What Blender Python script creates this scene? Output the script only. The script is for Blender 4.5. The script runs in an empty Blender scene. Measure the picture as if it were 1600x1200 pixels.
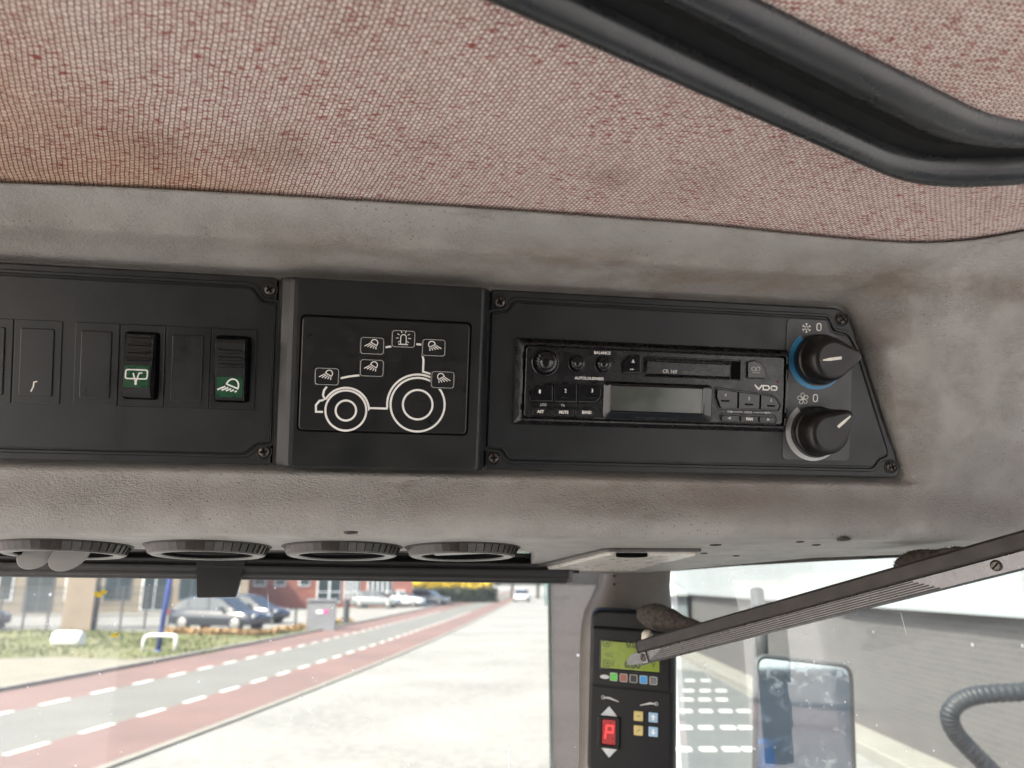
import bpy, bmesh, math, random
from math import sin, cos, tan, pi, radians, sqrt, atan2, exp, hypot
from mathutils import Vector, Matrix
random.seed(7)
SC = bpy.context.scene
COL = SC.collection

# ------------------------------------------------------------------ camera
CZ = 2.10                      # camera height above the ground, inside the cab
PITCH, YAW, FOC = radians(14.6), radians(8.4), 1200.0    # focal length in 1600-px units
CAM = Vector((0, 0, CZ))
cd = bpy.data.cameras.new('camera'); cam = bpy.data.objects.new('camera', cd); COL.objects.link(cam)
cam.location = CAM
cam.rotation_euler = (pi/2 + PITCH, 0, -YAW)
cd.sensor_width = 36; cd.lens = 27; cd.clip_start = .01; cd.clip_end = 3000
cd.dof.use_dof = True; cd.dof.focus_distance = .50; cd.dof.aperture_fstop = 9.5
SC.camera = cam
# ------------------------------------------------------------------ light
SUN_AZ, SUN_EL = radians(236), radians(47)       # azimuth clockwise from +Y
W = bpy.data.worlds.new('World'); SC.world = W; W.use_nodes = True
nt = W.node_tree; bgn = nt.nodes['Background']
sky = nt.nodes.new('ShaderNodeTexSky'); sky.sky_type = 'NISHITA'; sky.sun_disc = False
sky.sun_elevation = SUN_EL; sky.sun_rotation = SUN_AZ; sky.dust_density = 4.0; sky.air_density = .65; sky.ozone_density = .6
nt.links.new(sky.outputs[0], bgn.inputs[0]); bgn.inputs[1].default_value = .15
sd = bpy.data.lights.new('sun', 'SUN'); sun = bpy.data.objects.new('sun', sd); COL.objects.link(sun)
sd.energy = 2.9; sd.angle = radians(.5); sd.color = (1, .95, .87)
S = Vector((sin(SUN_AZ)*cos(SUN_EL), cos(SUN_AZ)*cos(SUN_EL), sin(SUN_EL)))
sun.rotation_euler = S.to_track_quat('Z', 'Y').to_euler(); sun.location = S*40
SC.view_settings.view_transform = 'Standard'; SC.view_settings.look = 'None'
SC.view_settings.gamma = 1; SC.view_settings.use_curve_mapping = False
SC.view_settings.exposure = 3.12
SC.cycles.use_denoising = True; SC.cycles.max_bounces = 10; SC.cycles.transparent_max_bounces = 16
SC.cycles.caustics_reflective = False; SC.cycles.caustics_refractive = False

# ------------------------------------------------------------------ measuring: the camera that took the photograph
FWD = Vector((sin(YAW)*cos(PITCH), cos(YAW)*cos(PITCH), sin(PITCH)))
RGT = Vector((cos(YAW), -sin(YAW), 0)); UPV = RGT.cross(FWD)
def ray(x, y): return FWD + RGT*(x-800)/FOC - UPV*(y-600)/FOC
def frame(x, y, z, o):
    M = Matrix.Identity(4)
    for i in range(3): M[i][0], M[i][1], M[i][2], M[i][3] = x[i], y[i], z[i], o[i]
    return M
def hit(px, py, M, w=0):       # where a sight line meets the plane z = w of a frame, in that frame's coordinates
    o = M.translation + M.col[2].to_3d()*w; n = M.col[2].to_3d(); d = ray(px, py)
    P = CAM + d*((o-CAM).dot(n)/d.dot(n))
    return (M.inverted() @ P)
def gz(px, py, z=0.0):
    d = ray(px, py); return CAM + d*((z-CZ)/d.z)
def dep(px, py, k): return CAM + ray(px, py)*k
TL = radians(14.6)
PX, PU, PN = Vector((1, 0, 0)), Vector((0, -sin(TL), cos(TL))), Vector((0, -cos(TL), -sin(TL)))
PO = dep(800, 600, .5006)
MP = frame(PX, PU, PN, PO)     # the console's face: x right, y up, z towards the seat
def pp(x, y, w=0.0):
    h = hit(x, y, MP, w); return (h.x, h.y)

# ------------------------------------------------------------------ mesh helpers
def offset(pts, d):
    n = len(pts); out = []
    for i in range(n):
        a, b, c = Vector(pts[i-1]), Vector(pts[i]), Vector(pts[(i+1) % n])
        e1 = (b-a); e2 = (c-b)
        if e1.length < 1e-9: e1 = e2
        if e2.length < 1e-9: e2 = e1
        n1 = Vector((-e1.y, e1.x)).normalized(); n2 = Vector((-e2.y, e2.x)).normalized()
        m = n1+n2
        if m.length < 1e-6: m = n1
        m.normalize(); k = max(.35, m.dot(n1)); q = b + m*(d/k); out.append((q.x, q.y))
    return out
def rpoly(pts, rad, n=5):      # polygon with rounded corners, CCW
    out = []; N = len(pts)
    for i in range(N):
        r = rad[i] if isinstance(rad, (list, tuple)) else rad
        a, b, c = Vector(pts[i-1]), Vector(pts[i]), Vector(pts[(i+1) % N])
        if r <= 0: out.append((b.x, b.y)); continue
        u, v = (a-b).normalized(), (c-b).normalized()
        ang = u.angle(v); t = min(r/tan(ang/2), (a-b).length*.49, (c-b).length*.49)
        p, q = b+u*t, b+v*t
        for k in range(n+1):
            s = k/n; g = p*(1-s)**2 + b*2*s*(1-s) + q*s*s; out.append((g.x, g.y))
    return out
def rrect(x0, y0, x1, y1, r, n=5):
    x0, x1 = min(x0, x1), max(x0, x1); y0, y1 = min(y0, y1), max(y0, y1)
    return rpoly([(x0, y0), (x1, y0), (x1, y1), (x0, y1)], r, n)
def circ(cx, cy, r, n=32): return [(cx+r*cos(2*pi*i/n), cy+r*sin(2*pi*i/n)) for i in range(n)]
def arcp(cx, cy, r, a0, a1, n=24): return [(cx+r*cos(radians(a0+(a1-a0)*i/n)), cy+r*sin(radians(a0+(a1-a0)*i/n))) for i in range(n+1)]
class G:
    def __init__(s): s.v = []; s.f = []; s.sm = []
    def add(s, v, f, M=None, smooth=False):
        b = len(s.v)
        s.v += [(M @ Vector(p))[:] if M else tuple(p) for p in v]
        s.f += [tuple(i+b for i in q) for q in f]; s.sm += [smooth]*len(f); return s
    def rings(s, R, cap0=False, cap1=True, smooth=False, closed=True, M=None):
        n = len(R[0]); v = [p for r in R for p in r]; f = []
        for k in range(len(R)-1):
            for i in range(n if closed else n-1):
                j = (i+1) % n; f.append((k*n+i, k*n+j, (k+1)*n+j, (k+1)*n+i))
        if cap1: f.append(tuple((len(R)-1)*n+i for i in range(n)))
        if cap0: f.append(tuple(reversed(range(n))))
        s.add(v, f, M, smooth)
        if smooth and (cap0 or cap1):
            for q in range(1 if not (cap0 and cap1) else 2): s.sm[-1-q] = False
        return s
    def plate(s, pts, z0, z1, b=.0004, M=None, cap0=False):
        z = lambda P, h: [(p[0], p[1], h) for p in P]
        R = [z(pts, z0), z(pts, z1-b), z(offset(pts, b*.3), z1-b*.3), z(offset(pts, b), z1)]
        return s.rings(R, cap0=cap0, M=M)
    def ringplate(s, o, i, z0, z1, b=.0004, M=None):     # frame: outer and inner outlines with the same point count
        z = lambda P, h: [(p[0], p[1], h) for p in P]
        R = [z(o, z0), z(o, z1-b), z(offset(o, b), z1), z(offset(i, -b), z1), z(i, z1-b), z(i, z0)]
        return s.rings(R, cap1=False, M=M)
    def box(s, x0, x1, y0, y1, z0, z1, M=None, b=0.0):
        if b > 0: return s.plate([(x0, y0), (x1, y0), (x1, y1), (x0, y1)], z0, z1, b, M, True)
        v = [(x, y, z) for z in (z0, z1) for y in (y0, y1) for x in (x0, x1)]
        return s.add(v, [(0, 2, 3, 1), (4, 5, 7, 6), (0, 1, 5, 4), (2, 6, 7, 3), (0, 4, 6, 2), (1, 3, 7, 5)], M)
    def ribbon(s, pts, w, z, h=.00012, closed=False, M=None, taper=None):
        P = [Vector(p[:2]) for p in pts]; n = len(P); L = []; R = []
        for i in range(n):
            a = P[i-1] if (i > 0 or closed) else P[i]; c = P[(i+1) % n] if (i < n-1 or closed) else P[i]
            e1, e2 = (P[i]-a), (c-P[i])
            if e1.length < 1e-9: e1 = e2
            if e2.length < 1e-9: e2 = e1
            n1 = Vector((-e1.y, e1.x)).normalized(); n2 = Vector((-e2.y, e2.x)).normalized(); m = n1+n2
            if m.length < 1e-6: m = n1
            m.normalize(); k = max(.45, m.dot(n1)); ww = w*(taper(i/(n-1)) if taper else 1)
            L.append(P[i]+m*ww/2/k); R.append(P[i]-m*ww/2/k)
        v = []; f = []
        for i in range(n):
            v += [(R[i].x, R[i].y, z), (L[i].x, L[i].y, z), (L[i].x, L[i].y, z+h), (R[i].x, R[i].y, z+h)]
        for i in range(n if closed else n-1):
            a, b = 4*i, 4*((i+1) % n)
            f += [(a+3, b+3, b+2, a+2), (a+1, a+2, b+2, b+1), (a, b, b+3, a+3)]
        if not closed: f += [(0, 3, 2, 1), (4*n-4, 4*n-3, 4*n-2, 4*n-1)]
        return s.add(v, f, M)
    def tube(s, path, r, n=10, M=None, cap=True):
        P = [Vector(p) for p in path]; R = []; up = None
        for i, p in enumerate(P):
            d = (P[min(i+1, len(P)-1)]-P[max(i-1, 0)]).normalized()
            if up is None: up = d.orthogonal().normalized()
            up = (up - d*up.dot(d)).normalized(); q = d.cross(up)
            rr = r(i/(len(P)-1)) if callable(r) else r
            R.append([(p+(up*cos(2*pi*k/n)+q*sin(2*pi*k/n))*rr)[:] for k in range(n)])
        return s.rings(R, cap0=cap, cap1=cap, smooth=True, M=M)
    def lathe(s, prof, n=32, M=None, smooth=True, cap0=False, cap1=True):     # prof: (radius, z)
        R = [[(r*cos(2*pi*k/n), r*sin(2*pi*k/n), z) for k in range(n)] for r, z in prof]
        return s.rings(R, cap0=cap0, cap1=cap1, smooth=smooth, M=M)
    def prism(s, prof, x0, x1, M=None, b=0.0):     # prof: (y, z) outline, extruded along x, small end bevel
        P = [(p[0], p[1]) for p in prof]; Q = offset(P, b) if b > 0 else P
        rg = [[(x0, y, z) for y, z in Q]] + ([[(x0+b, y, z) for y, z in P], [(x1-b, y, z) for y, z in P]] if b > 0 else []) + [[(x1, y, z) for y, z in Q]]
        return s.rings(rg, cap0=True, cap1=True, M=M)
    def mesh(s, name):
        me = bpy.data.meshes.new(name); me.from_pydata(s.v, [], s.f)
        me.polygons.foreach_set('use_smooth', s.sm); me.update(); return me
def fix(me):
    bm = bmesh.new(); bm.from_mesh(me); bmesh.ops.recalc_face_normals(bm, faces=bm.faces); bm.to_mesh(me); bm.free(); return me
def text(st, x, y, width, z, M=None, height=None, h=.0001, bold=0.0):
    cu = bpy.data.curves.new('lettering', 'FONT'); cu.body = st; cu.size = 1; cu.resolution_u = 3; cu.offset = bold
    ob = bpy.data.objects.new('tmp', cu); COL.objects.link(ob)
    dg = bpy.context.evaluated_depsgraph_get(); me = bpy.data.meshes.new_from_object(ob.evaluated_get(dg))
    V = [v.co.copy() for v in me.vertices]; F = [tuple(p.vertices) for p in me.polygons]
    COL.objects.unlink(ob); bpy.data.objects.remove(ob); bpy.data.meshes.remove(me); bpy.data.curves.remove(cu)
    x0, x1 = min(v.x for v in V), max(v.x for v in V); y0, y1 = min(v.y for v in V), max(v.y for v in V)
    k = width/(x1-x0); ky = (height/(y1-y0)) if height else k
    v = [((p.x-(x0+x1)/2)*k+x, (p.y-(y0+y1)/2)*ky+y, z+h) for p in V]
    return (v, F)

def tag(o, label=None, cat=None, group=None, kind=None):
    for k, q in (('label', label), ('category', cat), ('group', group), ('kind', kind)):
        if q: o[k] = q
    return o
class Thing:
    """One top-level object: an Empty at the thing's place; parts are given in the coordinates of frame F."""
    def __init__(s, name, label, cat, F=None, at=(0, 0, 0), group=None):
        s.F = F or Matrix.Identity(4); s.at = Vector(at)
        s.o = bpy.data.objects.new(name, None); COL.objects.link(s.o); s.o.empty_display_size = .02
        s.o.matrix_world = s.F @ Matrix.Translation(s.at); tag(s.o, label, cat, group)
    def part(s, name, g, m, parent=None, label=None, kind=None, loc=None, nofix=False):
        me = g if isinstance(g, bpy.types.Mesh) else g.mesh(name)
        if not isinstance(g, bpy.types.Mesh):
            if loc is None: me.transform(Matrix.Translation(-s.at))
            if not nofix: fix(me)
            me.materials.append(m)
        ob = bpy.data.objects.new(name, me); COL.objects.link(ob); ob.parent = parent or s.o
        if loc is not None: ob.location = loc
        tag(ob, label=label, kind=kind); return ob
def single(name, g, m, label=None, cat=None, group=None, kind=None, F=None, smooth=None):
    me = fix(g.mesh(name)); me.materials.append(m)
    xs = [v.co for v in me.vertices]
    c = Vector([(min(p[i] for p in xs)+max(p[i] for p in xs))/2 for i in range(3)]); c.z = min(p.z for p in xs) if F is None else c.z
    me.transform(Matrix.Translation(-c)); o = bpy.data.objects.new(name, me); COL.objects.link(o)
    o.matrix_world = (F or Matrix.Identity(4)) @ Matrix.Translation(c); return tag(o, label, cat, group, kind)
def copy_tree(o, parent=None):
    c = o.copy(); COL.objects.link(c)
    if parent: c.parent = parent
    for ch in o.children: copy_tree(ch, c)
    return c

# ------------------------------------------------------------------ materials
MATS = {}
class NB:
    def __init__(s, m): s.nt = m.node_tree; s.n = s.nt.nodes; s.b = s.n.get('Principled BSDF'); s.out = s.n.get('Material Output')
    def new(s, t, **k):
        d = s.n.new(t)
        for a, v in k.items(): setattr(d, a, v)
        return d
    def link(s, a, b): s.nt.links.new(a, b)
    def val(s, sock, v):
        if isinstance(v, (int, float, tuple, list)): sock.default_value = v
        else: s.link(v, sock)
    def coord(s, scale=(1, 1, 1), rot=(0, 0, 0), loc=(0, 0, 0), kind='Object'):
        tc = s.new('ShaderNodeTexCoord'); mp = s.new('ShaderNodeMapping')
        mp.inputs['Scale'].default_value = scale; mp.inputs['Rotation'].default_value = rot; mp.inputs['Location'].default_value = loc
        s.link(tc.outputs[kind], mp.inputs[0]); return mp.outputs[0]
    def noise(s, scale, vec=None, detail=3, rough=.55, dist=0):
        d = s.new('ShaderNodeTexNoise'); d.inputs['Scale'].default_value = scale; d.inputs['Detail'].default_value = detail
        d.inputs['Roughness'].default_value = rough; d.inputs['Distortion'].default_value = dist
        if vec is None: vec = s.coord()
        s.link(vec, d.inputs['Vector']); return d.outputs['Fac']
    def vor(s, scale, vec=None, feature='F1', rnd=1):
        d = s.new('ShaderNodeTexVoronoi', feature=feature); d.inputs['Scale'].default_value = scale; d.inputs['Randomness'].default_value = rnd
        if vec is None: vec = s.coord()
        s.link(vec, d.inputs['Vector']); return d.outputs['Distance']
    def ramp(s, fac, stops, mode='LINEAR'):
        d = s.new('ShaderNodeValToRGB'); d.color_ramp.interpolation = mode; e = d.color_ramp.elements
        while len(e) < len(stops): e.new(.5)
        for q, (p, c) in zip(e, stops): q.position = p; q.color = (c, c, c, 1) if isinstance(c, (int, float)) else (*c, 1)
        s.link(fac, d.inputs[0]); return d.outputs[0]
    def mix(s, fac, a, b, mode='MIX'):
        d = s.new('ShaderNodeMix', data_type='RGBA', blend_type=mode)
        for i, v in ((0, fac), (6, a), (7, b)):
            if isinstance(v, (int, float)) and i > 0: v = (v, v, v, 1)
            if isinstance(v, tuple) and len(v) == 3: v = (*v, 1)
            s.val(d.inputs[i], v)
        return d.outputs[2]
    def math(s, op, a, b=0.0, c=0.0):
        d = s.new('ShaderNodeMath', operation=op)
        for i, v in enumerate((a, b, c)): s.val(d.inputs[i], v)
        return d.outputs[0]
    def bump(s, h, strength=.3, dist=.001, nrm=None):
        d = s.new('ShaderNodeBump'); d.inputs['Strength'].default_value = strength; d.inputs['Distance'].default_value = dist
        s.link(h, d.inputs['Height'])
        if nrm: s.link(nrm, d.inputs['Normal'])
        return d.outputs[0]
    def sep(s, vec):
        d = s.new('ShaderNodeSeparateXYZ'); s.link(vec, d.inputs[0]); return d.outputs
def mat(name, col=(.5, .5, .5), rough=.5, metal=0.0, spec=.5, var=.12, vscale=60, grain=None, grain_s=.15, dust=0.0, emit=None, trans=0.0, coat=0.0, dust_c=(.32, .29, .25)):
    m = bpy.data.materials.new(name); m.use_nodes = True; n = NB(m); b = n.b; MATS[name] = m
    b.inputs['Metallic'].default_value = metal; b.inputs['Specular IOR Level'].default_value = spec
    b.inputs['Coat Weight'].default_value = coat; b.inputs['Transmission Weight'].default_value = trans
    f = n.noise(vscale, detail=4); r = n.ramp(f, [(.3, 1-var), (.7, 1+var*.6)])
    c = n.mix(1.0, (*col, 1), r, 'MULTIPLY')
    if dust > 0:
        q = n.ramp(n.noise(vscale*.6, detail=6, rough=.7), [(.42, 0), (.75, dust)]); c = n.mix(q, c, (*dust_c, 1))
    n.link(c, b.inputs['Base Color'])
    n.link(n.ramp(n.noise(vscale*1.7, detail=5), [(.3, max(.02, rough-.07)), (.7, min(1, rough+.09))]), b.inputs['Roughness'])
    if grain: n.link(n.bump(n.noise(grain, detail=2), grain_s, .0004), b.inputs['Normal'])
    if emit: b.inputs['Emission Color'].default_value = (*emit[0], 1); b.inputs['Emission Strength'].default_value = emit[1]
    return m

def make_vinyl():
    m = bpy.data.materials.new('grained_vinyl'); m.use_nodes = True; n = NB(m); b = n.b
    co = n.coord()
    big = n.noise(9, co, 5, .6); med = n.noise(45, co, 5, .65); fine = n.noise(560, co, 3, .65)
    c = n.mix(n.ramp(big, [(.35, 0), (.65, 1)]), (.330, .321, .301), (.290, .283, .266))
    c = n.mix(n.ramp(med, [(.48, 0), (.75, .38)]), c, (.215, .195, .170))
    # rubbed-in dirt: smears stretched along the moulding and scattered black specks
    sm = n.noise(26, n.coord((.35, 1, 1), loc=(.3, .2, .7)), 6, .72)
    c = n.mix(n.ramp(sm, [(.58, 0), (.74, .70)]), c, (.105, .080, .060))
    mask = n.ramp(n.noise(14, co, 2), [(.42, 0), (.62, 1)])
    # brown hand grime along the upper ledge, down the recess at the right end and under the panels
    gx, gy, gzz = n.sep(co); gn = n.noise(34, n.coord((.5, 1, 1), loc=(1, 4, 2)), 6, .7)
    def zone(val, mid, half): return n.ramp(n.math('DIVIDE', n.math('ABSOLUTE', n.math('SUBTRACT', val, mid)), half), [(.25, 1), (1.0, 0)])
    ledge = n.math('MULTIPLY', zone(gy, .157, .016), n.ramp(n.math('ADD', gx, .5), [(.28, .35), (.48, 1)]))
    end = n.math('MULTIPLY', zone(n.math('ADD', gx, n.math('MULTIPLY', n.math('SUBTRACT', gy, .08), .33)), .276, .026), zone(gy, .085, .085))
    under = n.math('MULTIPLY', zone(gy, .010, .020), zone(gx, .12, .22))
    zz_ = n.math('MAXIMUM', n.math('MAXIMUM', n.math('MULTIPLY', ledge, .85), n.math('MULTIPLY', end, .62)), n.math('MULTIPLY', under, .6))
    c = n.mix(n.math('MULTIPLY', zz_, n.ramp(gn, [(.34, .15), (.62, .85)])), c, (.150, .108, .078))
    sp = n.ramp(n.vor(240, co), [(.08, .8), (.16, 0)])
    c = n.mix(n.math('MULTIPLY', sp, mask), c, (.05, .04, .032))
    sp2 = n.ramp(n.vor(24, n.coord(loc=(3, 1, 2))), [(.016, 1), (.028, 0)]); c = n.mix(sp2, c, (.62, .60, .55))
    n.link(c, b.inputs['Base Color'])
    n.link(n.ramp(med, [(.3, .42), (.7, .60)]), b.inputs['Roughness']); b.inputs['Specular IOR Level'].default_value = .45
    # leather-like grain: short creases that run in patches
    wv = n.ramp(n.noise(38, co, 3), [(.38, .15), (.62, 1)])
    c1 = n.noise(1, n.coord((420, 1050, 600), (0, 0, .75)), 3, .6, .4); c2 = n.noise(1, n.coord((1050, 380, 600), (0, 0, .3), (3, 1, 0)), 3, .6, .4)
    h = n.math('ADD', n.math('MULTIPLY', n.math('MULTIPLY', n.ramp(c1, [(.40, 0), (.58, 1)]), n.ramp(c2, [(.36, .3), (.6, 1)])), wv), n.math('MULTIPLY', fine, .9))
    n.link(n.bump(h, .65, .0010), b.inputs['Normal']); return m
def make_fabric(rot=radians(-17)):
    m = bpy.data.materials.new('woven_headliner'); m.use_nodes = True; n = NB(m); b = n.b
    base = n.coord(rot=(0, 0, rot)); x, y, z = n.sep(base)
    wob = n.noise(30, base, 2)
    def comb(a, c):
        d = n.new('ShaderNodeCombineXYZ'); n.link(a, d.inputs[0]); n.link(c, d.inputs[1]); return d.outputs[0]
    j1 = n.noise(330, base, 2); j2 = n.noise(330, n.coord(rot=(0, 0, rot), loc=(5, 9, 0)), 2)
    xw = n.math('ADD', n.math('ADD', x, n.math('MULTIPLY', wob, .0035)), n.math('MULTIPLY', j1, .0010))
    yw = n.math('ADD', n.math('ADD', y, n.math('MULTIPLY', n.noise(24, base, 2), .003)), n.math('MULTIPLY', j2, .0015))
    v = comb(yw, xw)
    br = n.new('ShaderNodeTexBrick'); br.offset = .5; br.inputs['Scale'].default_value = 1.0
    br.inputs['Brick Width'].default_value = .0031; br.inputs['Row Height'].default_value = .00225
    br.inputs['Mortar Size'].default_value = .00037; br.inputs['Mortar Smooth'].default_value = .9; br.inputs['Bias'].default_value = 0
    br.inputs['Color1'].default_value = (.74, .62, .565, 1); br.inputs['Color2'].default_value = (.61, .48, .43, 1)
    br.inputs['Mortar'].default_value = (.095, .026, .020, 1); n.link(v, br.inputs['Vector'])
    c = br.outputs['Color']
    # long pale floats along the warp and red weft strands lying on top in loose diagonal flecks
    fl = n.ramp(n.noise(1, n.coord((190, 520, 1), (0, 0, rot)), 1), [(.60, 0), (.68, .75)])
    rd = n.ramp(n.noise(1, n.coord((150, 620, 1), (0, 0, rot+.12), (7, 3, 0)), 2), [(.55, 0), (.63, .95)])
    rd = n.math('MULTIPLY', rd, n.ramp(n.noise(26, base, 3), [(.36, .35), (.56, 1)]))
    c = n.mix(rd, c, (.27, .050, .042)); c = n.mix(n.math('MULTIPLY', fl, n.ramp(n.noise(20, base, 2), [(.4, .2), (.6, 1)])), c, (.62, .56, .50))
    # tobacco-brown stain with a soft edge, and grubby marks
    ge = n.new('ShaderNodeNewGeometry'); ox, oy, oz = n.sep(ge.outputs['Position'])
    st = n.math('ADD', n.math('MULTIPLY', ox, -3.2), n.math('MULTIPLY', oy, 3.4))
    st = n.math('ADD', st, n.math('MULTIPLY', n.math('SUBTRACT', n.noise(9, base, 4), .5), .9))
    c = n.mix(n.ramp(n.math('SUBTRACT', st, .9), [(.55, 0), (1.0, .9)]), c, n.mix(1.0, c, (.80, .66, .50, 1), 'MULTIPLY'))
    g = n.ramp(n.noise(11, n.coord(loc=(2, 5, 0)), 5, .65), [(.52, 0), (.78, .4)]); c = n.mix(g, c, n.mix(1.0, c, (.55, .47, .40, 1), 'MULTIPLY'))
    for sx_, sy_, sr in ((587, 230, .0032), (1121, 288, .0030), (955, 262, .014), (430, 215, .022), (240, 210, .020)):     # burn marks and greasy finger spots
        P = gz(sx_, sy_, CZ+.221); d = n.new('ShaderNodeVectorMath', operation='DISTANCE'); n.link(ge.outputs['Position'], d.inputs[0]); d.inputs[1].default_value = P[:]
        k = n.math('ADD', d.outputs['Value'], n.math('MULTIPLY', n.math('SUBTRACT', n.noise(120 if sr < .01 else 35, base, 3), .5), sr*1.6))
        c = n.mix(n.ramp(n.math('DIVIDE', k, sr*2), [(.25, .8 if sr < .01 else .45), (.75, 0)]), c, n.mix(1.0, c, (.22, .17, .14, 1) if sr < .01 else (.58, .48, .40, 1), 'MULTIPLY'))
    n.link(c, b.inputs['Base Color']); b.inputs['Roughness'].default_value = .9; b.inputs['Specular IOR Level'].default_value = .15
    b.inputs['Sheen Weight'].default_value = .15
    n.link(n.bump(n.math('SUBTRACT', 1.0, br.outputs['Fac']), .8, .0006), b.inputs['Normal']); return m
def make_glass(name, veil=.10, specks=1.0, tint=(1, 1, 1), veil_c=(.75, .77, .76), seed=0, patch=.0, refl=.02):
    m = bpy.data.materials.new(name); m.use_nodes = True; n = NB(m); n.n.remove(n.b)
    tr = n.new('ShaderNodeBsdfTransparent'); tr.inputs[0].default_value = (*tint, 1)
    gl = n.new('ShaderNodeBsdfGlossy'); gl.inputs['Roughness'].default_value = .02
    df = n.new('ShaderNodeBsdfDiffuse'); tl = n.new('ShaderNodeBsdfTranslucent'); df.inputs[0].default_value = (*veil_c, 1); tl.inputs[0].default_value = (*veil_c, 1)
    mx0 = n.new('ShaderNodeMixShader'); n.link(df.outputs[0], mx0.inputs[1]); n.link(tl.outputs[0], mx0.inputs[2])
    co = n.coord(loc=(seed*1.7, seed*.9, seed))
    s1 = n.ramp(n.vor(75, co), [(.05, 1), (.10, 0)]); s2 = n.ramp(n.vor(26, n.coord(loc=(seed+4, 2, 1))), [(.028, 1), (.05, 0)])
    s1 = n.math('MULTIPLY', s1, n.ramp(n.noise(6, co, 2), [(.42, 0), (.66, 1)]))
    sc = n.ramp(n.vor(9, n.coord((1, 1, .25), (0, .7, 0), (seed, 1, 0)), 'DISTANCE_TO_EDGE'), [(0.0, 1), (.006, 0)])
    sc = n.math('MULTIPLY', sc, n.ramp(n.noise(12, co, 2), [(.60, 0), (.64, .6)]))
    sm = n.ramp(n.noise(5, n.coord((1, 1, .6), loc=(seed, 0, 0)), 5, .65), [(.35, veil*.55), (.75, veil*1.5)])
    if patch: sm = n.math('ADD', sm, n.ramp(n.noise(16, co, 6, .75), [(.40, 0), (.72, patch)]))
    spk = n.math('MINIMUM', n.math('ADD', n.math('MAXIMUM', s1, s2), sc), 1.0); vc = n.mix(spk, (*veil_c, 1), (.85, .84, .80))
    n.link(vc, df.inputs[0]); n.link(vc, tl.inputs[0])
    f = n.math('MINIMUM', n.math('ADD', sm, n.math('MULTIPLY', n.math('ADD', n.math('MAXIMUM', s1, s2), sc), .75*specks)), .97)
    fr = n.new('ShaderNodeLayerWeight'); fr.inputs[0].default_value = .35
    mx1 = n.new('ShaderNodeMixShader'); n.link(n.ramp(fr.outputs['Fresnel'], [(0, 0), (1, refl*30)]), mx1.inputs[0]); n.link(tr.outputs[0], mx1.inputs[1]); n.link(gl.outputs[0], mx1.inputs[2])
    mx2 = n.new('ShaderNodeMixShader'); n.link(f, mx2.inputs[0]); n.link(mx1.outputs[0], mx2.inputs[1]); n.link(mx0.outputs[0], mx2.inputs[2])
    n.link(mx2.outputs[0], n.out.inputs[0]); return m
VINYL = make_vinyl(); FABRIC = make_fabric()
BLACK = mat('black_console_plastic', (.0105, .0118, .0124), .36, spec=.38, var=.14, vscale=22, grain=1500, grain_s=.18, dust=.30, dust_c=(.034, .033, .031))
BLACK2 = mat('switch_plastic', (.0095, .0104, .0107), .34, spec=.4, vscale=60, grain=1800, grain_s=.12, dust=.06, dust_c=(.09, .085, .08))
DEEP = mat('dark_gap', (.003, .003, .003), .8, spec=.05)
GLOSS = mat('radio_black', (.005, .005, .0055), .26, vscale=90, dust=.05, dust_c=(.09, .085, .08))
PIANO = mat('gloss_black', (.006, .006, .007), .10, vscale=60)
LCDG = mat('radio_display', (.085, .095, .085), .12, spec=.6, vscale=45, var=.25)
PRINT = mat('white_print', (.80, .80, .76), .5, vscale=300, var=.06)
PRINTG = mat('grey_print', (.50, .50, .48), .5, vscale=300)
PRINTD = mat('worn_print', (.17, .17, .17), .5, vscale=400, var=.4)
BLUEP = mat('blue_print', (.045, .25, .47), .45, vscale=120)
SILVERP = mat('silver_print', (.50, .52, .52), .42, vscale=120)
GREEN = mat('green_lens', (.006, .060, .026), .30, vscale=90, var=.2)
SCREW = mat('screw_metal', (.085, .075, .068), .38, metal=.75, vscale=400, var=.3, dust=.3, dust_c=(.05, .03, .02))
KNOB = mat('knob_plastic', (.0075, .0072, .0070), .34, spec=.35, vscale=50, dust=.22, dust_c=(.032, .020, .014), grain=1500, grain_s=.08)
POINT = mat('pointer_white', (.76, .74, .66), .5, vscale=200)
POINTW = mat('pointer_worn', (.20, .15, .11), .5, vscale=500, var=.5)
RUBBER = mat('hatch_rubber', (.017, .0185, .020), .27, vscale=22, var=.25, dust=.45, dust_c=(.050, .051, .050), grain=900, grain_s=.06)
RUBBERD = mat('hatch_channel', (.0035, .0035, .0035), .6, spec=.2, vscale=60)
VENTP = mat('vent_ring_plastic', (.030, .026, .023), .36, vscale=70, dust=.12, dust_c=(.09, .075, .06))
VENTR = mat('vent_rim_plastic', (.065, .062, .058), .34, vscale=70, dust=.15)
VENTF = mat('vent_flap_plastic', (.24, .235, .225), .40, vscale=60, dust=.3, dust_c=(.22, .17, .13))
BLIND = mat('blind_plastic', (.012, .012, .012), .48, vscale=80)
LENS = mat('lamp_lens', (.55, .53, .49), .30, vscale=60, var=.15)
PILLAR = mat('pillar_plastic', (.17, .15, .13), .5, vscale=30, var=.2, grain=700, grain_s=.2, dust=.3, dust_c=(.10, .085, .07))
SEAL = mat('seal_rubber', (.020, .016, .013), .6, vscale=60, dust=.2, dust_c=(.07, .05, .035))
MONI = mat('monitor_plastic', (.0075, .0078, .0085), .36, spec=.22, vscale=40, grain=1200, grain_s=.1)
ALU = mat('rail_aluminium', (.17, .172, .172), .30, metal=.85, vscale=120, var=.15, dust=.06, dust_c=(.2, .18, .15))
FOAM = mat('foam_pad', (.085, .073, .064), .95, vscale=260, var=.5, grain=900, grain_s=1.0, spec=.1)
CREAM = mat('cream_plastic', (.62, .58, .48), .5)

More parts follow.
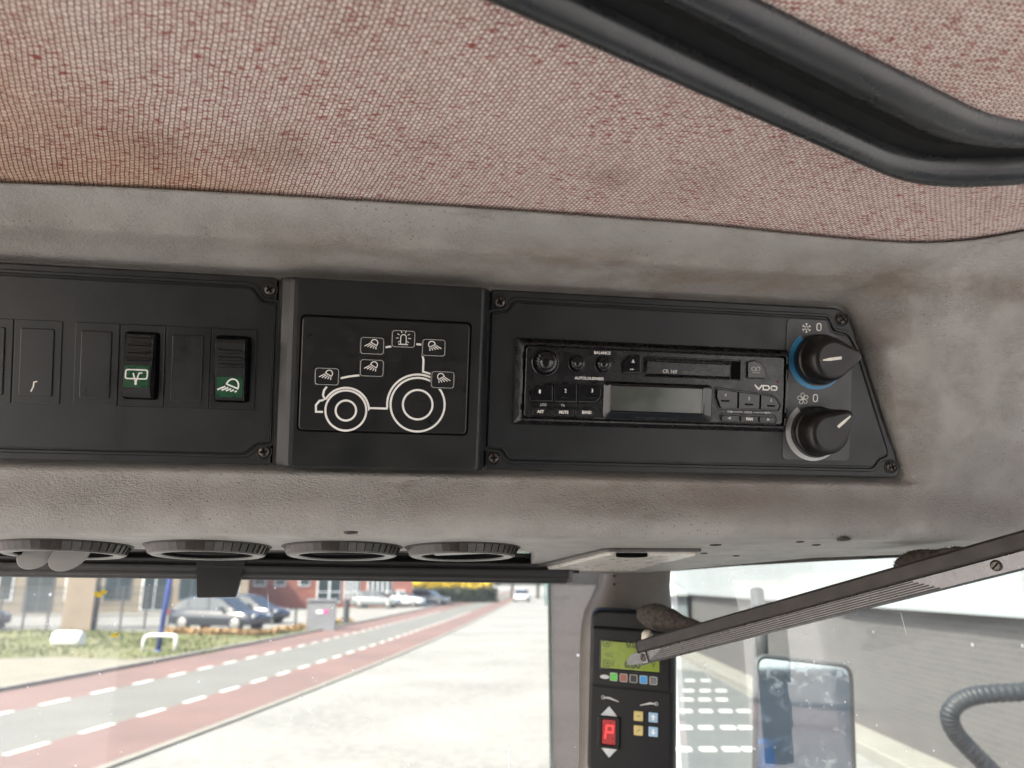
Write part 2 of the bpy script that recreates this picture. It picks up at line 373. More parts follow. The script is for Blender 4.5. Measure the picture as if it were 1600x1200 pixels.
# ================================================================== THE CAB: ceiling, roof, console moulding
mm = .001
def sstep(a, b, x):
    t = min(1, max(0, (x-a)/(b-a))); return t*t*(3-2*t)
LIPW = .044
LIP = [pp(x, y, LIPW) for x, y in [(0, 287), (200, 294), (400, 305), (600, 317), (800, 330), (950, 341), (1100, 352), (1230, 366), (1350, 377), (1420, 381), (1480, 380), (1540, 373), (1600, 362), (1660, 348)]]
def interp(T, x):
    if x <= T[0][0]: a, b = T[0], T[1]
    elif x >= T[-1][0]: a, b = T[-2], T[-1]
    else:
        for a, b in zip(T, T[1:]):
            if a[0] <= x <= b[0]: break
    return a[1]+(b[1]-a[1])*(x-a[0])/(b[0]-a[0])
def vtop(u):
    if u < LIP[0][0]: return LIP[0][1]
    if u > LIP[-1][0]: return LIP[-1][1]
    return (interp(LIP, u-.012)+interp(LIP, u)+interp(LIP, u+.012))/3
def lip_pt(u): return MP @ Vector((u, vtop(u), LIPW))
ZC = sum(lip_pt(u).z for u in (-.28, -.15, 0, .1, .2))/5 + .0025                                    # ceiling height
def build_ceiling():
    g = G(); us = [-.95+.02*i for i in range(100)]
    prof = [(-.020, .0), (-.004, .0), (.004, .0), (.012, .04), (.03, .15), (.06, .4), (.10, .75), (.15, 1), (.3, 1), (.6, 1), (1.1, 1), (1.7, 1)]
    R = []
    for d, t in prof:
        row = []
        for u in us:
            p = lip_pt(u); z = p.z+.0022; row.append((p.x, p.y-d, z*(1-t)+ZC*t))
        R.append(row)
    g.rings(R, cap1=False, closed=False, smooth=True); return g
single('ceiling', build_ceiling(), FABRIC, label='woven red and beige cloth headliner with a brown stain', cat='ceiling', kind='structure', F=Matrix.Identity(4))
ROOFM = mat('roof_shell', (.3, .3, .3), .5)
g = G(); g.box(-1.0, 1.1, -1.35, .93, ZC+.03, ZC+.09)
single('roof', g, ROOFM, label='roof shell of the cab above the headliner', cat='roof', kind='structure')

g = G(); g.box(-.80, .62, -.78, -.72, .7, ZC+.028)  # solid unseen wall, added to keep light from behind off the console
single('rear_blocker_wall', g, mat('rear_blocker_dark', (.10, .095, .09), .8), label='unseen dark rear wall of the cab, added to cut light from behind', cat='wall', kind='structure')

g = G(); g.box(-.80, .40, -.78, .93, .64, .70)  # unseen floor, added to cut light bouncing up from the ground
single('floor', g, mat('floor_mat', (.05, .05, .05), .9), label='unseen dark cab floor, added to cut ground bounce', cat='floor', kind='structure')

# roof hatch: two rubber ribs with a dark channel between, cloth panel inside
# each edge: two straight runs on the ceiling, joined by a wide curve
E0 = [(778, 0), (1224, 196), (1515, 283), (1690, 272)]
E1 = [(917, 0), (1278, 175), (1515, 250), (1690, 242)]
E2 = [(1041, 0), (1330, 146), (1550, 227), (1690, 220)]
E3 = [(1186, 0), (1493, 155), (1600, 198), (1690, 194)]
def on_ceiling(E, z):
    A, B, C, D = [gz(x, y, z) for x, y in E]; d1, d2 = (B-A).normalized(), (D-C).normalized()
    k = ((C.x-A.x)*d2.y-(C.y-A.y)*d2.x)/(d1.x*d2.y-d1.y*d2.x); I = A+d1*k; r = .034
    P = [I-d1*(r+.62*(1-i/20)) for i in range(20)]
    P += [(I-d1*r)*(1-t)**2+I*2*t*(1-t)+(I+d2*r)*t*t for t in [i/16 for i in range(17)]]
    return P+[I+d2*(r+.5*i/14) for i in range(1, 15)]
C0, C1, C2, C3 = [on_ceiling(E, ZC-.004) for E in (E0, E1, E2, E3)]
hat = Thing('roof_hatch', 'roof hatch with double black rubber rim and cloth panel inside, upper right', 'hatch', at=C1[24])
def hatch_rib(A, B, crest, zA=.002, zB=0.006, n=9):
    g = G(); R = []
    for a, b in zip(A, B):
        row = [(a.x, a.y, ZC+zA)]
        for k in range(n):
            t = k/(n-1); p = a.lerp(b, t); row.append((p.x, p.y, ZC-.002-crest*(sin(pi*(.06+.86*t)))**.6))
        row.append((b.x, b.y, ZC+zB)); R.append(row)
    g.rings(R, cap1=False, closed=False, smooth=True); return g
rib = hat.part('outer_rib', hatch_rib(C0, C1, .0105), RUBBER)
band = hat.part('inner_rib', hatch_rib(C2, C3, .0085), RUBBER)
g = G(); g.rings([[(a.x, a.y, ZC-.0030), (a.lerp(b, .5).x, a.lerp(b, .5).y, ZC-.0014), (b.x, b.y, ZC-.0030)] for a, b in zip(C1, C2)], cap1=False, closed=False)
hat.part('channel', g, RUBBERD)
g = G(); far = Vector((1.4, -.6, 0)); R = []
for c in C3: R.append([(c.x+(far.x-c.x)*t, c.y+(far.y-c.y)*t, ZC-.0035+.0015*min(1, t*6)) for t in (-.004, .02, .08, .25, .6, 1)])
g.rings(R, cap1=False, closed=False, smooth=True); hat.part('cloth_panel', g, make_fabric(radians(-34)))

# ---- console moulding: face with the panel recess, lip above, rolled under below
OPEN = [(-.60, -.0570), (.2800, -.0570), (.2335, .0622), (-.60, .0622)]      # outline of the recess for the panels
def sdist(x, y):
    best = 1e9; inside = True; side = 0
    for i in range(4):
        a, b = Vector(OPEN[i]), Vector(OPEN[(i+1) % 4]); e = b-a; p = Vector((x, y))-a
        t = min(1, max(0, p.dot(e)/e.length_squared)); q = (p-e*t).length
        if e.x*p.y-e.y*p.x < 0: inside = False
        if q < best: best = q; side = i
    return (-best if inside else best)
def face_w(u, v):
    out = .003 + .021*sstep(-.060, .085, v) - .004*sstep(.25, .45, u)*sstep(-.03, .05, v)       # how proud the moulding stands of the panels
    out += .022*sstep(.076, .104, v)*(1-.5*(1-min(1, max(0, (v-.076)/.028))))
    out += .012*sstep(.060, .088, -v)
    d = sdist(u, v)
    top = sstep(.030, .062, v); right = sstep(.235, .262, u+ (v-.06)*.36)
    wall = .0022 + .0150*max(top, .0) + .0175*right*(1-.4*top) 
    t = min(1, max(0, (d-.0012)/wall)); s = sin(t*pi/2)**1.15 if d > 0 else 0
    s = s*(1-.25*sin(pi*t)) 
    return -.010+(out+.010)*s
BPH = radians(3.0)
B_DIR = Vector((0, cos(BPH), -sin(BPH)))
bl_y, bl_z = B_DIR.dot(PU), B_DIR.dot(PN)
ROLL_V, ROLL_R = -.0880, .011
ANG = atan2(-bl_z, -bl_y)
def rear_len(u):               # depth of the underside, less where the side window's header cuts in
    return .095+.250*sstep(.030, .075, u) if u < .19 else interp([(.19, .345), (.284, .137), (.424, .057), (.6, .042)], u)
us = [-.52+.0025*i for i in range(int(1.24/.0025)+1)]
vs = [ROLL_V+(.1040-ROLL_V)*i/120 for i in range(121)]
R = []
for u in us:
    row = []; vt = vtop(u); k = vt-.1040
    row.append((u, vt+.0045, LIPW-.012)); row.append((u, vt+.0012, LIPW-.004)); row.append((u, vt, LIPW-.001))
    for v in reversed(vs):
        row.append((u, v+k*sstep(.07, .104, v), face_w(u, v)))
    w0 = face_w(u, ROLL_V)
    for j in range(1, 9):
        a = ANG*j/8; row.append((u, ROLL_V-ROLL_R*sin(a), w0-ROLL_R*(1-cos(a))))
    y1, z1 = row[-1][1], row[-1][2]; L = rear_len(u)
    for j in range(1, 9): row.append((u, y1+bl_y*L*j/8, z1+bl_z*L*j/8))
    y2, z2 = row[-1][1], row[-1][2]; row.append((u, y2+.02, z2-.004)); R.append(row)
con = Thing('overhead_console', 'grey grained vinyl overhead console moulding spanning the cab', 'console', MP, (0, -.08, 0))
g = G(); g.rings(R, cap1=False, closed=False, smooth=True); con.part('moulding', g, VINYL)
# frame of the underside (vents, lamp): x right, y towards the seat, z down
w0 = face_w(0, ROLL_V)
BO = MP @ Vector((0, ROLL_V-ROLL_R*sin(ANG), w0-ROLL_R*(1-cos(ANG))))
MB = frame(Vector((1, 0, 0)), -B_DIR, Vector((0, -sin(BPH), -cos(BPH))), BO)
def bp(x, y, w=0.0):
    h = hit(x, y, MB, w); return (h.x, h.y)
for x, y, r in [(548, 832, .0030), (1118, 851, .0030), (1318, 843, .0032), (1275, 851, .0022), (1100, 864, .002), (1250, 846, .002), (1150, 868, .002)]:
    q = bp(x, y); g = G(); M = MB @ Matrix.Translation((q[0], q[1], 0))
    g.lathe([(r*1.5, -.0005), (r*1.35, .0006), (r, .0007), (r*.75, -.0004)], 16, MP.inverted() @ M)
    con.part('screw_plug', g, SEAL)

# ================================================================== LEFT SWITCH PANEL
def screw(t, x, y, z, parent=None, rot=0.3):
    M = Matrix.Translation((x, y, z)) @ Matrix.Rotation(rot, 4, 'Z')
    g = G(); g.lathe([(.0048, -.0006), (.0050, .0004), (.0043, .0006), (.0040, -.0004)], 20, M, cap1=False); a = t.part('screw_seat', g, BLACK2, parent)
    g = G(); g.lathe([(.0037, -.0006), (.0037, .0006), (.0030, .0014), (.0016, .0018)], 20, M); s = t.part('screw', g, SCREW, parent)
    g = G()
    for k in range(2):
        Q = M @ Matrix.Rotation(k*pi/2, 4, 'Z'); g.box(-.0024, .0024, -.00055, .00055, .0011, .00195+.00004*k, Q)
    t.part('cross_slot', g, DEEP, s)
def bead(t, P):                # raised bead that leaves a narrow groove round a panel's face
    g = G(); g.ringplate(offset(P, -.0036), offset(P, -.0011), -.0005, .0013, .0006); t.part('bead', g, BLACK)
VT, VB = .0612, -.0562
sp = Thing('switch_panel', 'long black switch panel with blanks and two rockers, left of the tractor diagram', 'panel', MP, (-.23, 0, 0))
g = G(); g.plate(rpoly([(-.54, VB), (-.1503, VB), (-.1503, VT), (-.54, VT)], [0, .003, .003, 0]), -.012, .0002, .0012)
sp.part('backplate', g, BLACK)
fld = [(-.53, -.0484), (-.1655, -.0484), (-.1590, -.0425), (-.1512, -.0412), (-.1512, .0440), (-.1590, .0452), (-.1655, .0535), (-.53, .0535)]
g = G(); g.plate(rpoly(fld, [0, .004, .004, .0004, .0004, .004, .004, 0], 6), -.0003, .0022, .0008); sp.part('face', g, BLACK)
bead(sp, rpoly(fld, [0, .004, .004, .0004, .0004, .004, .004, 0], 6))
screw(sp, -.1545, .0532, .0003, rot=.6); screw(sp, -.1543, -.0478, .0003, rot=.2)
FZ = .0022
def blank(x0, x1, y0=-.0222, y1=.0275):
    g = G(); g.plate(rrect(x0+.0004, y0, x1-.0004, y1, .0006, 2), FZ-.001, FZ+.0007, .0003); b = sp.part('blank_cover', g, BLACK2)
    g = G(); g.plate(rrect(x0+.0040, y0+.0045, x1-.0045, y1-.0050, .0012, 3), FZ, FZ+.0016, .0005); sp.part('raised_pad', g, BLACK2, b); return b
def sx(px): return pp(px, 570, FZ)[0]
X = [sx(p) for p in (-132, -55, 20.5, 97, 115.5, 186.5, 258, 329, 400.5)]
pitch = X[1]-X[0]
for k in (3, 2, 1): blank(X[0]-pitch*k, X[1]-pitch*k)
blank(X[0], X[1]); blank(X[1], X[2]); bB = blank(X[2], X[3]); blank(X[4], X[5]); blank(X[6], X[7])
q = [pp(x, y, FZ+.0017) for x, y in [(58, 596), (53, 597), (52, 604), (48, 612)]]
g = G(); g.ribbon(q, .0007, FZ+.0016, .0001); sp.part('scratch', g, POINT, bB)
def rocker(x0, x1, up):
    y0, y1 = -.0222, .0275
    g = G(); o = rrect(x0+.0004, y0, x1-.0004, y1, .0006, 4); i = rrect(x0+.0032, y0+.0048, x1-.0032, y1-.0045, .0022, 4)
    g.ringplate(o, i, FZ-.001, FZ+.0012, .0004); fr = sp.part('rocker_frame', g, BLACK2)
    g = G(); g.plate(rrect(x0+.0036, y0+.0045, x1-.0036, y1-.0045, .0022, 4), FZ-.001, FZ+.0002, .0001); sp.part('well', g, DEEP, fr)
    a, b = x0+.0042, x1-.0058
    if up: prof = [(-.0165, FZ+.0), (-.0165, FZ+.0028), (-.0158, FZ+.0036), (.0185, FZ+.0076), (.0205, FZ+.0070), (.0218, FZ)]
    else: prof = [(-.0172, FZ+.0), (-.0164, FZ+.0048), (-.0128, FZ+.0082), (-.0112, FZ+.0083), (.0216, FZ+.0030), (.0222, FZ)]
    g = G(); g.prism(prof, a, b, b=.0005); rk = sp.part('rocker', g, BLACK2)
    # frame lying on the sloped top
    p, q2 = ((-.0158, FZ+.0036), (.0185, FZ+.0076)) if up else ((-.0112, FZ+.0083), (.0216, FZ+.0030))
    d = Vector((0, q2[0]-p[0], q2[1]-p[1])); Ls = d.length; d.normalize()
    Mf = frame(Vector((1, 0, 0)), d, Vector((1, 0, 0)).cross(d), Vector(((a+b)/2, p[0], p[1])))
    hw = (b-a)/2
    for k in range(3 if up else 4):
        y = (Ls*.56+k*.0042) if up else (Ls*.50+k*.0046)
        g = G(); g.prism([(y, -.0002), (y+.0026, -.0002), (y+.0022, .0012), (y+.0008, .0014)], -hw+.0017, hw-.0017, Mf, .0003); sp.part('grip_rib', g, BLACK2, rk)
    ly0, ly1 = (.0014, Ls*.40) if up else (.0008, Ls*.42)
    g = G(); g.plate(rrect(-hw+.0010, ly0, hw-.0010, ly1, .0004, 2), -.0003, .0003, .0001, Mf); sp.part('symbol_lens', g, GREEN, rk)
    cy = (ly0+ly1)/2; g = G(); z = .00034
    if up:
        c = (.0020, cy+.0018)
        Q = lambda pts: [((x*cos(-.38)-y*sin(-.38))+c[0], (x*sin(-.38)+y*cos(-.38))+c[1]) for x, y in pts]
        g.ribbon(Q([(-.0036, -.0014)]+[(.0036*cos(t), -.0014+.0046*sin(t)) for t in [pi-pi*k/12 for k in range(13)]]), .0009, z, closed=True, M=Mf)
        for k in range(5):
            xx = -.0036+.0018*k; x2 = -.0072+.0022*k
            g.ribbon(Q([(xx, -.0030), (x2+.0009*k*.3, -.0068+.0007*k)]), .0009, z, M=Mf)
    else:
        g.ribbon(rrect(-hw+.0020, cy-.0014, hw-.0020, cy+.0040, .0013), .0008, z, closed=True, M=Mf)
        g.ribbon([(-.0019, cy+.0020), (0, cy-.0040)], .0008, z, M=Mf); g.ribbon([(.0032, cy+.0022), (.0014, cy+.0020), (0, cy-.0040)], .0008, z+.00002, M=Mf)
        g.plate(circ(0, cy-.0044, .0008, 10), z, z+.0001, .00003, Mf)
    sp.part('symbol', g, PRINT, rk)
rocker(X[5], X[6], False); rocker(X[7], X[8], True)

# ================================================================== TRACTOR DIAGRAM KEYPAD (middle block)
tp = Thing('light_control_panel', 'black projecting block with white tractor drawing and lamp buttons', 'panel', MP, (-.083, 0, 0))
H = .0095; R = []
for w, l, r, t, b in [(-.012, -.1494, -.0160, .0614, -.0566), (.0003, -.1492, -.0166, .0613, -.0565), (.0045, -.1462, -.0186, .0611, -.0563), (.0080, -.1415, -.0205, .0608, -.0560), (.0092, -.1385, -.0216, .0604, -.0557), (H, -.1360, -.0228, .0596, -.0550)]:
    R.append([(x, y, w) for x, y in rpoly([(l, b), (r, b), (r, t), (l, t)], .003, 3)])
g = G(); g.rings(R, smooth=False); tp.part('housing', g, BLACK)
def pq(x, y, w=H): return pp(x, y, w)
kx0, ky1 = pq(473, 494); kx1, ky0 = pq(728, 678)
g = G(); g.ringplate(rrect(kx0-.0013, ky0-.0013, kx1+.0013, ky1+.0013, .0038), rrect(kx0+.0002, ky0+.0002, kx1-.0002, ky1-.0002, .003), H-.0005, H+.0003, .0002); tp.part('keypad_rim', g, DEEP)
g = G(); g.plate(rrect(kx0, ky0, kx1, ky1, .003), H-.001, H+.0017, .0008); kp = tp.part('keypad', g, BLACK2)
KZ = H+.0017
def kq(cx, cy):                # from the 1309-px enlargement of the keypad
    return pq(420+cx/3.636, 420+cy/3.636, KZ)
g = G(); LW = .00125; z = KZ+.00003
fw, rw = kq(438, 805), kq(846, 772)
rf, rf2, rf3 = [(kq(438+r, 805)[0]-fw[0]) for r in (116, 58, 131)]; rr1, rr2, rr3 = [(kq(846+r, 772)[0]-rw[0]) for r in (153, 84, 172)]
g.ribbon(circ(*fw, rf, 48), LW, z, closed=True); g.ribbon(circ(*fw, rf2, 36), LW, z, closed=True)
g.ribbon(circ(*rw, rr2, 40), LW, z, closed=True); g.ribbon(arcp(*rw, rr1, 58, -297, 64), LW, z)
fe = arcp(*fw, rf3, 152, 6, 34); re = arcp(*rw, rr3, 186, 66, 34)
g.ribbon(fe+[kq(572, 791), kq(670, 794)]+re, LW, z+.00003)
for P in ([(312, 745), (288, 750), (268, 774), (268, 812), (308, 813)], [(330, 670), (314, 690), (308, 718), (320, 745)], [(408, 622), (460, 611), (525, 604)], [(663, 446), (702, 440)], [(838, 428), (868, 431)], [(870, 478), (879, 520), (876, 584), (918, 597)]):
    g.ribbon([kq(*p) for p in P], LW, z+.00006)
tp.part('tractor_drawing', g, PRINT, kp)
def lamp_icon(g, c, s, flip, z, M=None, lw=.00055):
    a = -.5
    def Q(pts): return [(c[0]+flip*(x*cos(a)-y*sin(a))*s, c[1]+(x*sin(a)+y*cos(a))*s) for x, y in pts]
    g.ribbon(Q([(-.42, 0)]+[(.42*cos(t), .18+.42*sin(t)) for t in [pi-pi*k/12 for k in range(13)]]+[(.42, 0)]), lw, z, closed=True, M=M)
    for k in range(5):
        x = -.42+.21*k; g.ribbon(Q([(x, -.14), (x*1.35-.30+.13*k*.6, -.85+.10*k)]), lw, z, M=M)
for cx, cy, kind in [(588, 438, 1), (765, 399, 0), (937, 449, -1), (586, 564, 1), (331, 612, 1), (988, 631, -1)]:
    c = kq(cx, cy); g = G(); g.plate(rrect(c[0]-.0077, c[1]-.0058, c[0]+.0077, c[1]+.0058, .0022), KZ-.0002, KZ+.0011, .0005); b = tp.part('button', g, BLACK2)
    g = G(); g.ribbon(rrect(c[0]-.0069, c[1]-.0050, c[0]+.0069, c[1]+.0050, .0018), .00028, KZ+.00112, .00004, closed=True); tp.part('outline', g, PRINTG, b)
    g = G(); z = KZ+.00115
    if kind: lamp_icon(g, (c[0]+.0009*kind, c[1]+.0012), .0048, kind, z)
    else:
        g.ribbon([(c[0]-.0017, c[1]-.0032)]+arcp(c[0], c[1]+.0010, .0017, 180, 0, 10)+[(c[0]+.0017, c[1]-.0032)], .0005, z); g.ribbon([(c[0]-.0029, c[1]-.0034), (c[0]+.0029, c[1]-.0034)], .0006, z+.00002)
        for sg in (-1, 1):
            for k in range(4):
                an = radians(70-k*38); p = (c[0]+sg*.0028*cos(an)*1.05, c[1]+.0008+.0030*sin(an)); q = (c[0]+sg*.0044*cos(an)*1.05, c[1]+.0008+.0044*sin(an)); g.ribbon([p, q], .0004, z)
    tp.part('symbol', g, PRINT, b)

# ================================================================== RADIO PANEL (right, with slanted end)
rp = Thing('radio_panel', 'black panel with slanted right end surrounding the cassette radio', 'panel', MP, (.11, 0, 0))
out = [(-.0162, VB), (.2795, VB), (.2328, VT), (-.0162, VT)]
g = G(); g.plate(rpoly(out, [.003, .006, .016, .003], 7), -.012, .0002, .0014); rp.part('backplate', g, BLACK)
fld = [(-.0003, -.0484), (.2555, -.0484), (.2600, -.0420), (.2665, -.0395), (.2395, .0325), (.2330, .0420), (.2225, .0440), (.2180, .0530), (-.0003, .0530), (-.0050, .0462), (-.0148, .0448), (-.0148, -.0405), (-.0050, -.0420)]
g = G(); g.plate(rpoly(fld, [.004, .004, .004, .003, .006, .005, .005, .003, .003, .004, .0004, .0004, .004], 6), -.0003, .0022, .0008); rp.part('face', g, BLACK)
bead(rp, rpoly(fld, [.004, .004, .004, .003, .006, .005, .005, .003, .003, .004, .0004, .0004, .004], 6))
screw(rp, -.0100, .0529, .0003, rot=.5); screw(rp, -.0104, -.0482, .0003, rot=.1); screw(rp, .2293, .0534, .0003, rot=.75); screw(rp, .2704, -.0480, .0003, rot=.4)

# ---- heater and air-conditioning knobs
kl0 = pp(1229, 540, .002)[0]; kl1 = pp(1330, 600, .002)[0]; kt = .0518; kb = pp(1270, 719, .002)[1]
cc = Thing('climate_control', 'two black rotary knobs on a plate with blue and grey arcs', 'control', MP, ((kl0+kl1)/2, .001, FZ))
KX0 = kl0-.0008
g = G(); g.plate(rpoly([(KX0, kb), (kl1, kb), (kl1, .0335), (.2262, .0415), (.2190, .0440), (.2162, kt), (KX0, kt)], [.004, .004, .004, .003, .003, .003, .004], 6), FZ-.001, FZ+.0007, .0003); pl = cc.part('label_plate', g, mat('label_plate_plastic', (.034, .037, .038), .38, vscale=50, dust=.08, dust_c=(.1, .1, .1)))
PZ = FZ+.0007
def band(g, c, r0, r1, a0, a1, z, n=40):         # tapering arc
    P = []
    for k in range(n+1):
        t = k/n; a = radians(a0+(a1-a0)*t); wd = (r1-r0)*(1 if t < .45 else max(.03, 1-(t-.45)/.55)); P.append((r1-wd, r1, a))
    v = []; f = []
    for i, (p, q, a) in enumerate(P):
        v += [(c[0]+p*cos(a), c[1]+p*sin(a), z), (c[0]+q*cos(a), c[1]+q*sin(a), z)]
        if i: f.append((2*i-2, 2*i, 2*i+1, 2*i-1))
    g.add(v, f)
k1 = pp(1276, 562, PZ); k2 = pp(1271.5, 673.5, PZ)
for c, m_, nm in ((k1, BLUEP, 'blue_arc'), (k2, SILVERP, 'grey_arc')):
    g = G(); band(g, c, .0168, .0205, 128, 128+212, PZ+.00006); cc.part(nm, g, m_, pl, nofix=True)
def knob(c, ang, nm_label, back=False):
    Mk = Matrix.Translation((c[0], c[1], PZ)) @ Matrix.Rotation(ang, 4, 'Z')
    g = G(); g.lathe([(.0150, 0), (.0172, .0012), (.0172, .0065), (.0165, .0080), (.0120, .0088)], 40, Mk); kb_ = cc.part('knob', g, KNOB, label=nm_label)
    # teardrop grip: hull of a big and a small circle, narrowing towards the front
    def hull(r0, r1, d, n=18):
        th = math.acos((r0-r1)/d); P = []
        for k in range(n+1):
            a = -th+2*th*k/n; P.append((d+r1*cos(a), r1*sin(a)))
        for k in range(n+1):
            a = th+(2*pi-2*th)*k/n; P.append((r0*cos(a), r0*sin(a)))
        return P
    z = lambda P, h: [(x, y, h) for x, y in P]
    T = .0215
    g = G(); g.rings([z(hull(.0162, .0060, .0142), .0060), z(hull(.0160, .0058, .0148), .0100), z(hull(.0150, .0054, .0156), .0160), z(hull(.0138, .0048, .0160), T-.0018), z(hull(.0124, .0040, .0160), T-.0005), z(hull(.0102, .0028, .0158), T)], M=Mk, smooth=True); cc.part('grip', g, KNOB, kb_)
    if back:                   # pointer on the far side of the grip, its thin end rubbed off down the skirt
        g = G(); g.plate(rpoly([(-.0080, -.0004), (-.0030, -.0010), (.0055, -.0010), (.0055, .0010), (-.0030, .0010), (-.0080, .0004)], .0005, 3), T-.0002, T+.00015, .0001, Mk); cc.part('pointer', g, POINT, kb_)
        Md = Mk @ Matrix.Translation((-.0092, 0, T)) @ Matrix.Rotation(radians(-64), 4, 'Y'); g = G(); g.box(-.0110, 0, -.0005, .0005, -.0002, .0004, Md); cc.part('pointer_tail', g, POINTW, kb_)
        g = G(); g.box(-.0168, -.0128, -.0006, .0006, .0086, .0092, Mk); cc.part('pointer_tail', g, POINTW, kb_)
    else:
        g = G(); g.plate(rpoly([(.0062, -.0010), (.0125, -.0010), (.0178, -.0005), (.0178, .0005), (.0125, .0010), (.0062, .0010)], .0005, 3), T-.0002, T+.00015, .0001, Mk); cc.part('pointer', g, POINT, kb_)
    return kb_
knob(k1, radians(9), 'knob turned to the left, snowflake above', True); knob(k2, radians(41), 'knob turned up to the right, fan symbol above')
def pr(x, y): return pp(x, y, PZ)
g = G(); c = pr(1260, 512.5)
for k in range(6):
    a = radians(30+60*k); d = Vector((cos(a), sin(a))); o = Vector(c); nrm = Vector((-d.y, d.x)); e = o+d*.0034; 
    g.ribbon([o+d*.0012, e], .0004, PZ+.00003+k*.000004)
    for sg in (-1, 1): g.ribbon([o+d*.0021, o+d*.0031+nrm*sg*.0009], .00035, PZ+.00006+k*.000004)
g.ribbon([(c[0]+.0012*cos(radians(30+60*k)), c[1]+.0012*sin(radians(30+60*k))) for k in range(6)], .00035, PZ+.0001, closed=True)
cc.part('snowflake_symbol', g, PRINT, pl)
g = G(); c = pr(1254.5, 623)
for k in range(5):
    a = radians(90+72*k); o = Vector(c); P = []
    for j in range(14):
        t = 2*pi*j/14; r = .0021*(1-cos(t))*.95; aa = a+.55*sin(t)*.9+.12; P.append(o+Vector((cos(aa), sin(aa)))*r)
    g.ribbon(P, .00035, PZ+.00003+k*.000004, closed=True)
cc.part('fan_symbol', g, PRINT, pl)
for x, y in ((1279.5, 511), (1274, 622)):
    c = pr(x, y); g = G(); g.ribbon(rrect(c[0]-.0015, c[1]-.0024, c[0]+.0015, c[1]+.0024, .0014), .0007, PZ+.00003, closed=True); cc.part('numeral', g, PRINT, pl)

# ================================================================== CASSETTE RADIO
ra = Thing('car_radio', 'black cassette radio with small display in the right panel', 'radio', MP, (.095, .002, FZ))
rx0, rx1, ry0, ry1 = .0006, .1894, -.0260, .0302
g = G(); z = lambda P, h: [(p[0], p[1], h) for p in P]
o = rrect(rx0, ry0, rx1, ry1, .0012, 3); i = rrect(rx0+.0052, ry0+.0045, rx1-.0035, ry1-.0045, .0018, 3)
g.rings([z(o, FZ-.001), z(o, FZ+.0006), z(offset(o, .0008), FZ+.0020), z(offset(i, -.0016), FZ+.0052), z(offset(i, -.0006), FZ+.0056), z(i, FZ+.0052), z(i, FZ)], cap1=False); ra.part('trim_frame', g, GLOSS)
RZ = FZ+.0052
g = G(); fx0, fy0, fx1, fy1 = rx0+.0066, ry0+.0052, rx1-.0046, ry1-.0052
g.plate(rrect(fx0, fy0, fx1, fy1, .0024), FZ, RZ, .0008); fp = ra.part('front', g, GLOSS)
for y in (.0185, -.0145):
    for x in (rx0+.0052, rx1-.0038):
        g = G(); g.plate(rrect(x-.0009, y-.0019, x+.0011, y+.0019, .0007, 3), FZ, RZ+.0006, .0001); ra.part('release_slot', g, DEEP, fp)
def rq(x, y, w=RZ): return pp(x, y, w)
def rc3(x, y, w=RZ): return rq(740+x/4.286, 440+y/4.286, w)       # from the left enlargement
def rc7(x, y, w=RZ): return rq(940+x/5.333, 540+y/5.333, w)       # from the right enlargement
def lettering(t, st, c, width, z, m_, parent, height=None, bold=0.0, name='lettering'):
    g = G(); v, f = text(st, c[0], c[1], width, z, height=height, bold=bold); g.add(v, f); return t.part(name, g, m_, parent, nofix=True)
# turning knobs
def rknob(cx, cy, r, h, teeth):
    c = rc3(cx, cy); M = Matrix.Translation((c[0], c[1], RZ))
    g = G(); g.lathe([(r*1.28, .0001), (r*1.22, .0009), (r*1.08, .0009), (r*1.05, .0001)], 28, M, cap1=False); ra.part('knob_ring', g, PIANO, fp)
    g = G(); R = []
    for rr, zz in ((1, 0), (.98, h*.6), (.90, h*.9), (.70, h)):
        jag = lambda k: rr*r*(1+((.045 if k % 2 else -.03) if rr > .85 else 0))
        R.append([(jag(k)*cos(pi*k/teeth), jag(k)*sin(pi*k/teeth), zz) for k in range(2*teeth)])
    g.rings(R, M=M); k = ra.part('volume_knob' if teeth > 12 else 'tone_knob', g, PIANO)
    g = G(); g.lathe([(r*.66, h-.0002), (r*.60, h+.0006), (r*.35, h+.0012), (r*.1, h+.0014)], 20, M); ra.part('knob_cap', g, PIANO, k)
rknob(480, 540, .0072, .0060, 22); rknob(690, 548, .0046, .0045, 12); rknob(865, 553, .0046, .0045, 12)
lettering(ra, 'BALANCE', rc3(862, 477), .0110, RZ, PRINT, fp, bold=.03); lettering(ra, 'AUTOLOUDNESS', rc3(774, 648), .0194, RZ, PRINT, fp, bold=.03)
def rbutton(name, pts, rad, h=.0014, m_=None, parent=None, b=.0004):
    g = G(); g.plate(rpoly(pts, rad, 5), RZ-.0002, RZ+h, b); return ra.part(name, g, m_ or PIANO, parent)
def rim(pts, rad, grow=.0007):
    P = rpoly(pts, rad, 5); g = G(); g.ringplate(offset(P, -grow), offset(P, -.0001), RZ-.0001, RZ+.0005, .0002); ra.part('button_rim', g, GLOSS, fp)
# eject key
P = [rc3(*q) for q in ((990, 612), (1112, 612), (1112, 498), (1045, 494), (995, 545))]; rim(P, [.001, .001, .001, .004, .004])
b = rbutton('eject_button', P, [.001, .001, .001, .004, .004], .0022)
c = rc3(1068, 533, RZ+.0022); g = G(); g.add([(c[0]-.0012, c[1]-.0011, RZ+.0023), (c[0]+.0012, c[1]-.0011, RZ+.0023), (c[0], c[1]+.0014, RZ+.0023)], [(0, 1, 2)])
for k in range(2):
    d = rc3(1056+k*13, 588, RZ+.0022); g.add([(d[0]-.0008, d[1]-.0007, RZ+.0023), (d[0]-.0008, d[1]+.0007, RZ+.0023), (d[0]+.0008, d[1], RZ+.0023)], [(0, 2, 1)])
ra.part('symbol', g, PRINTG, b, nofix=True)
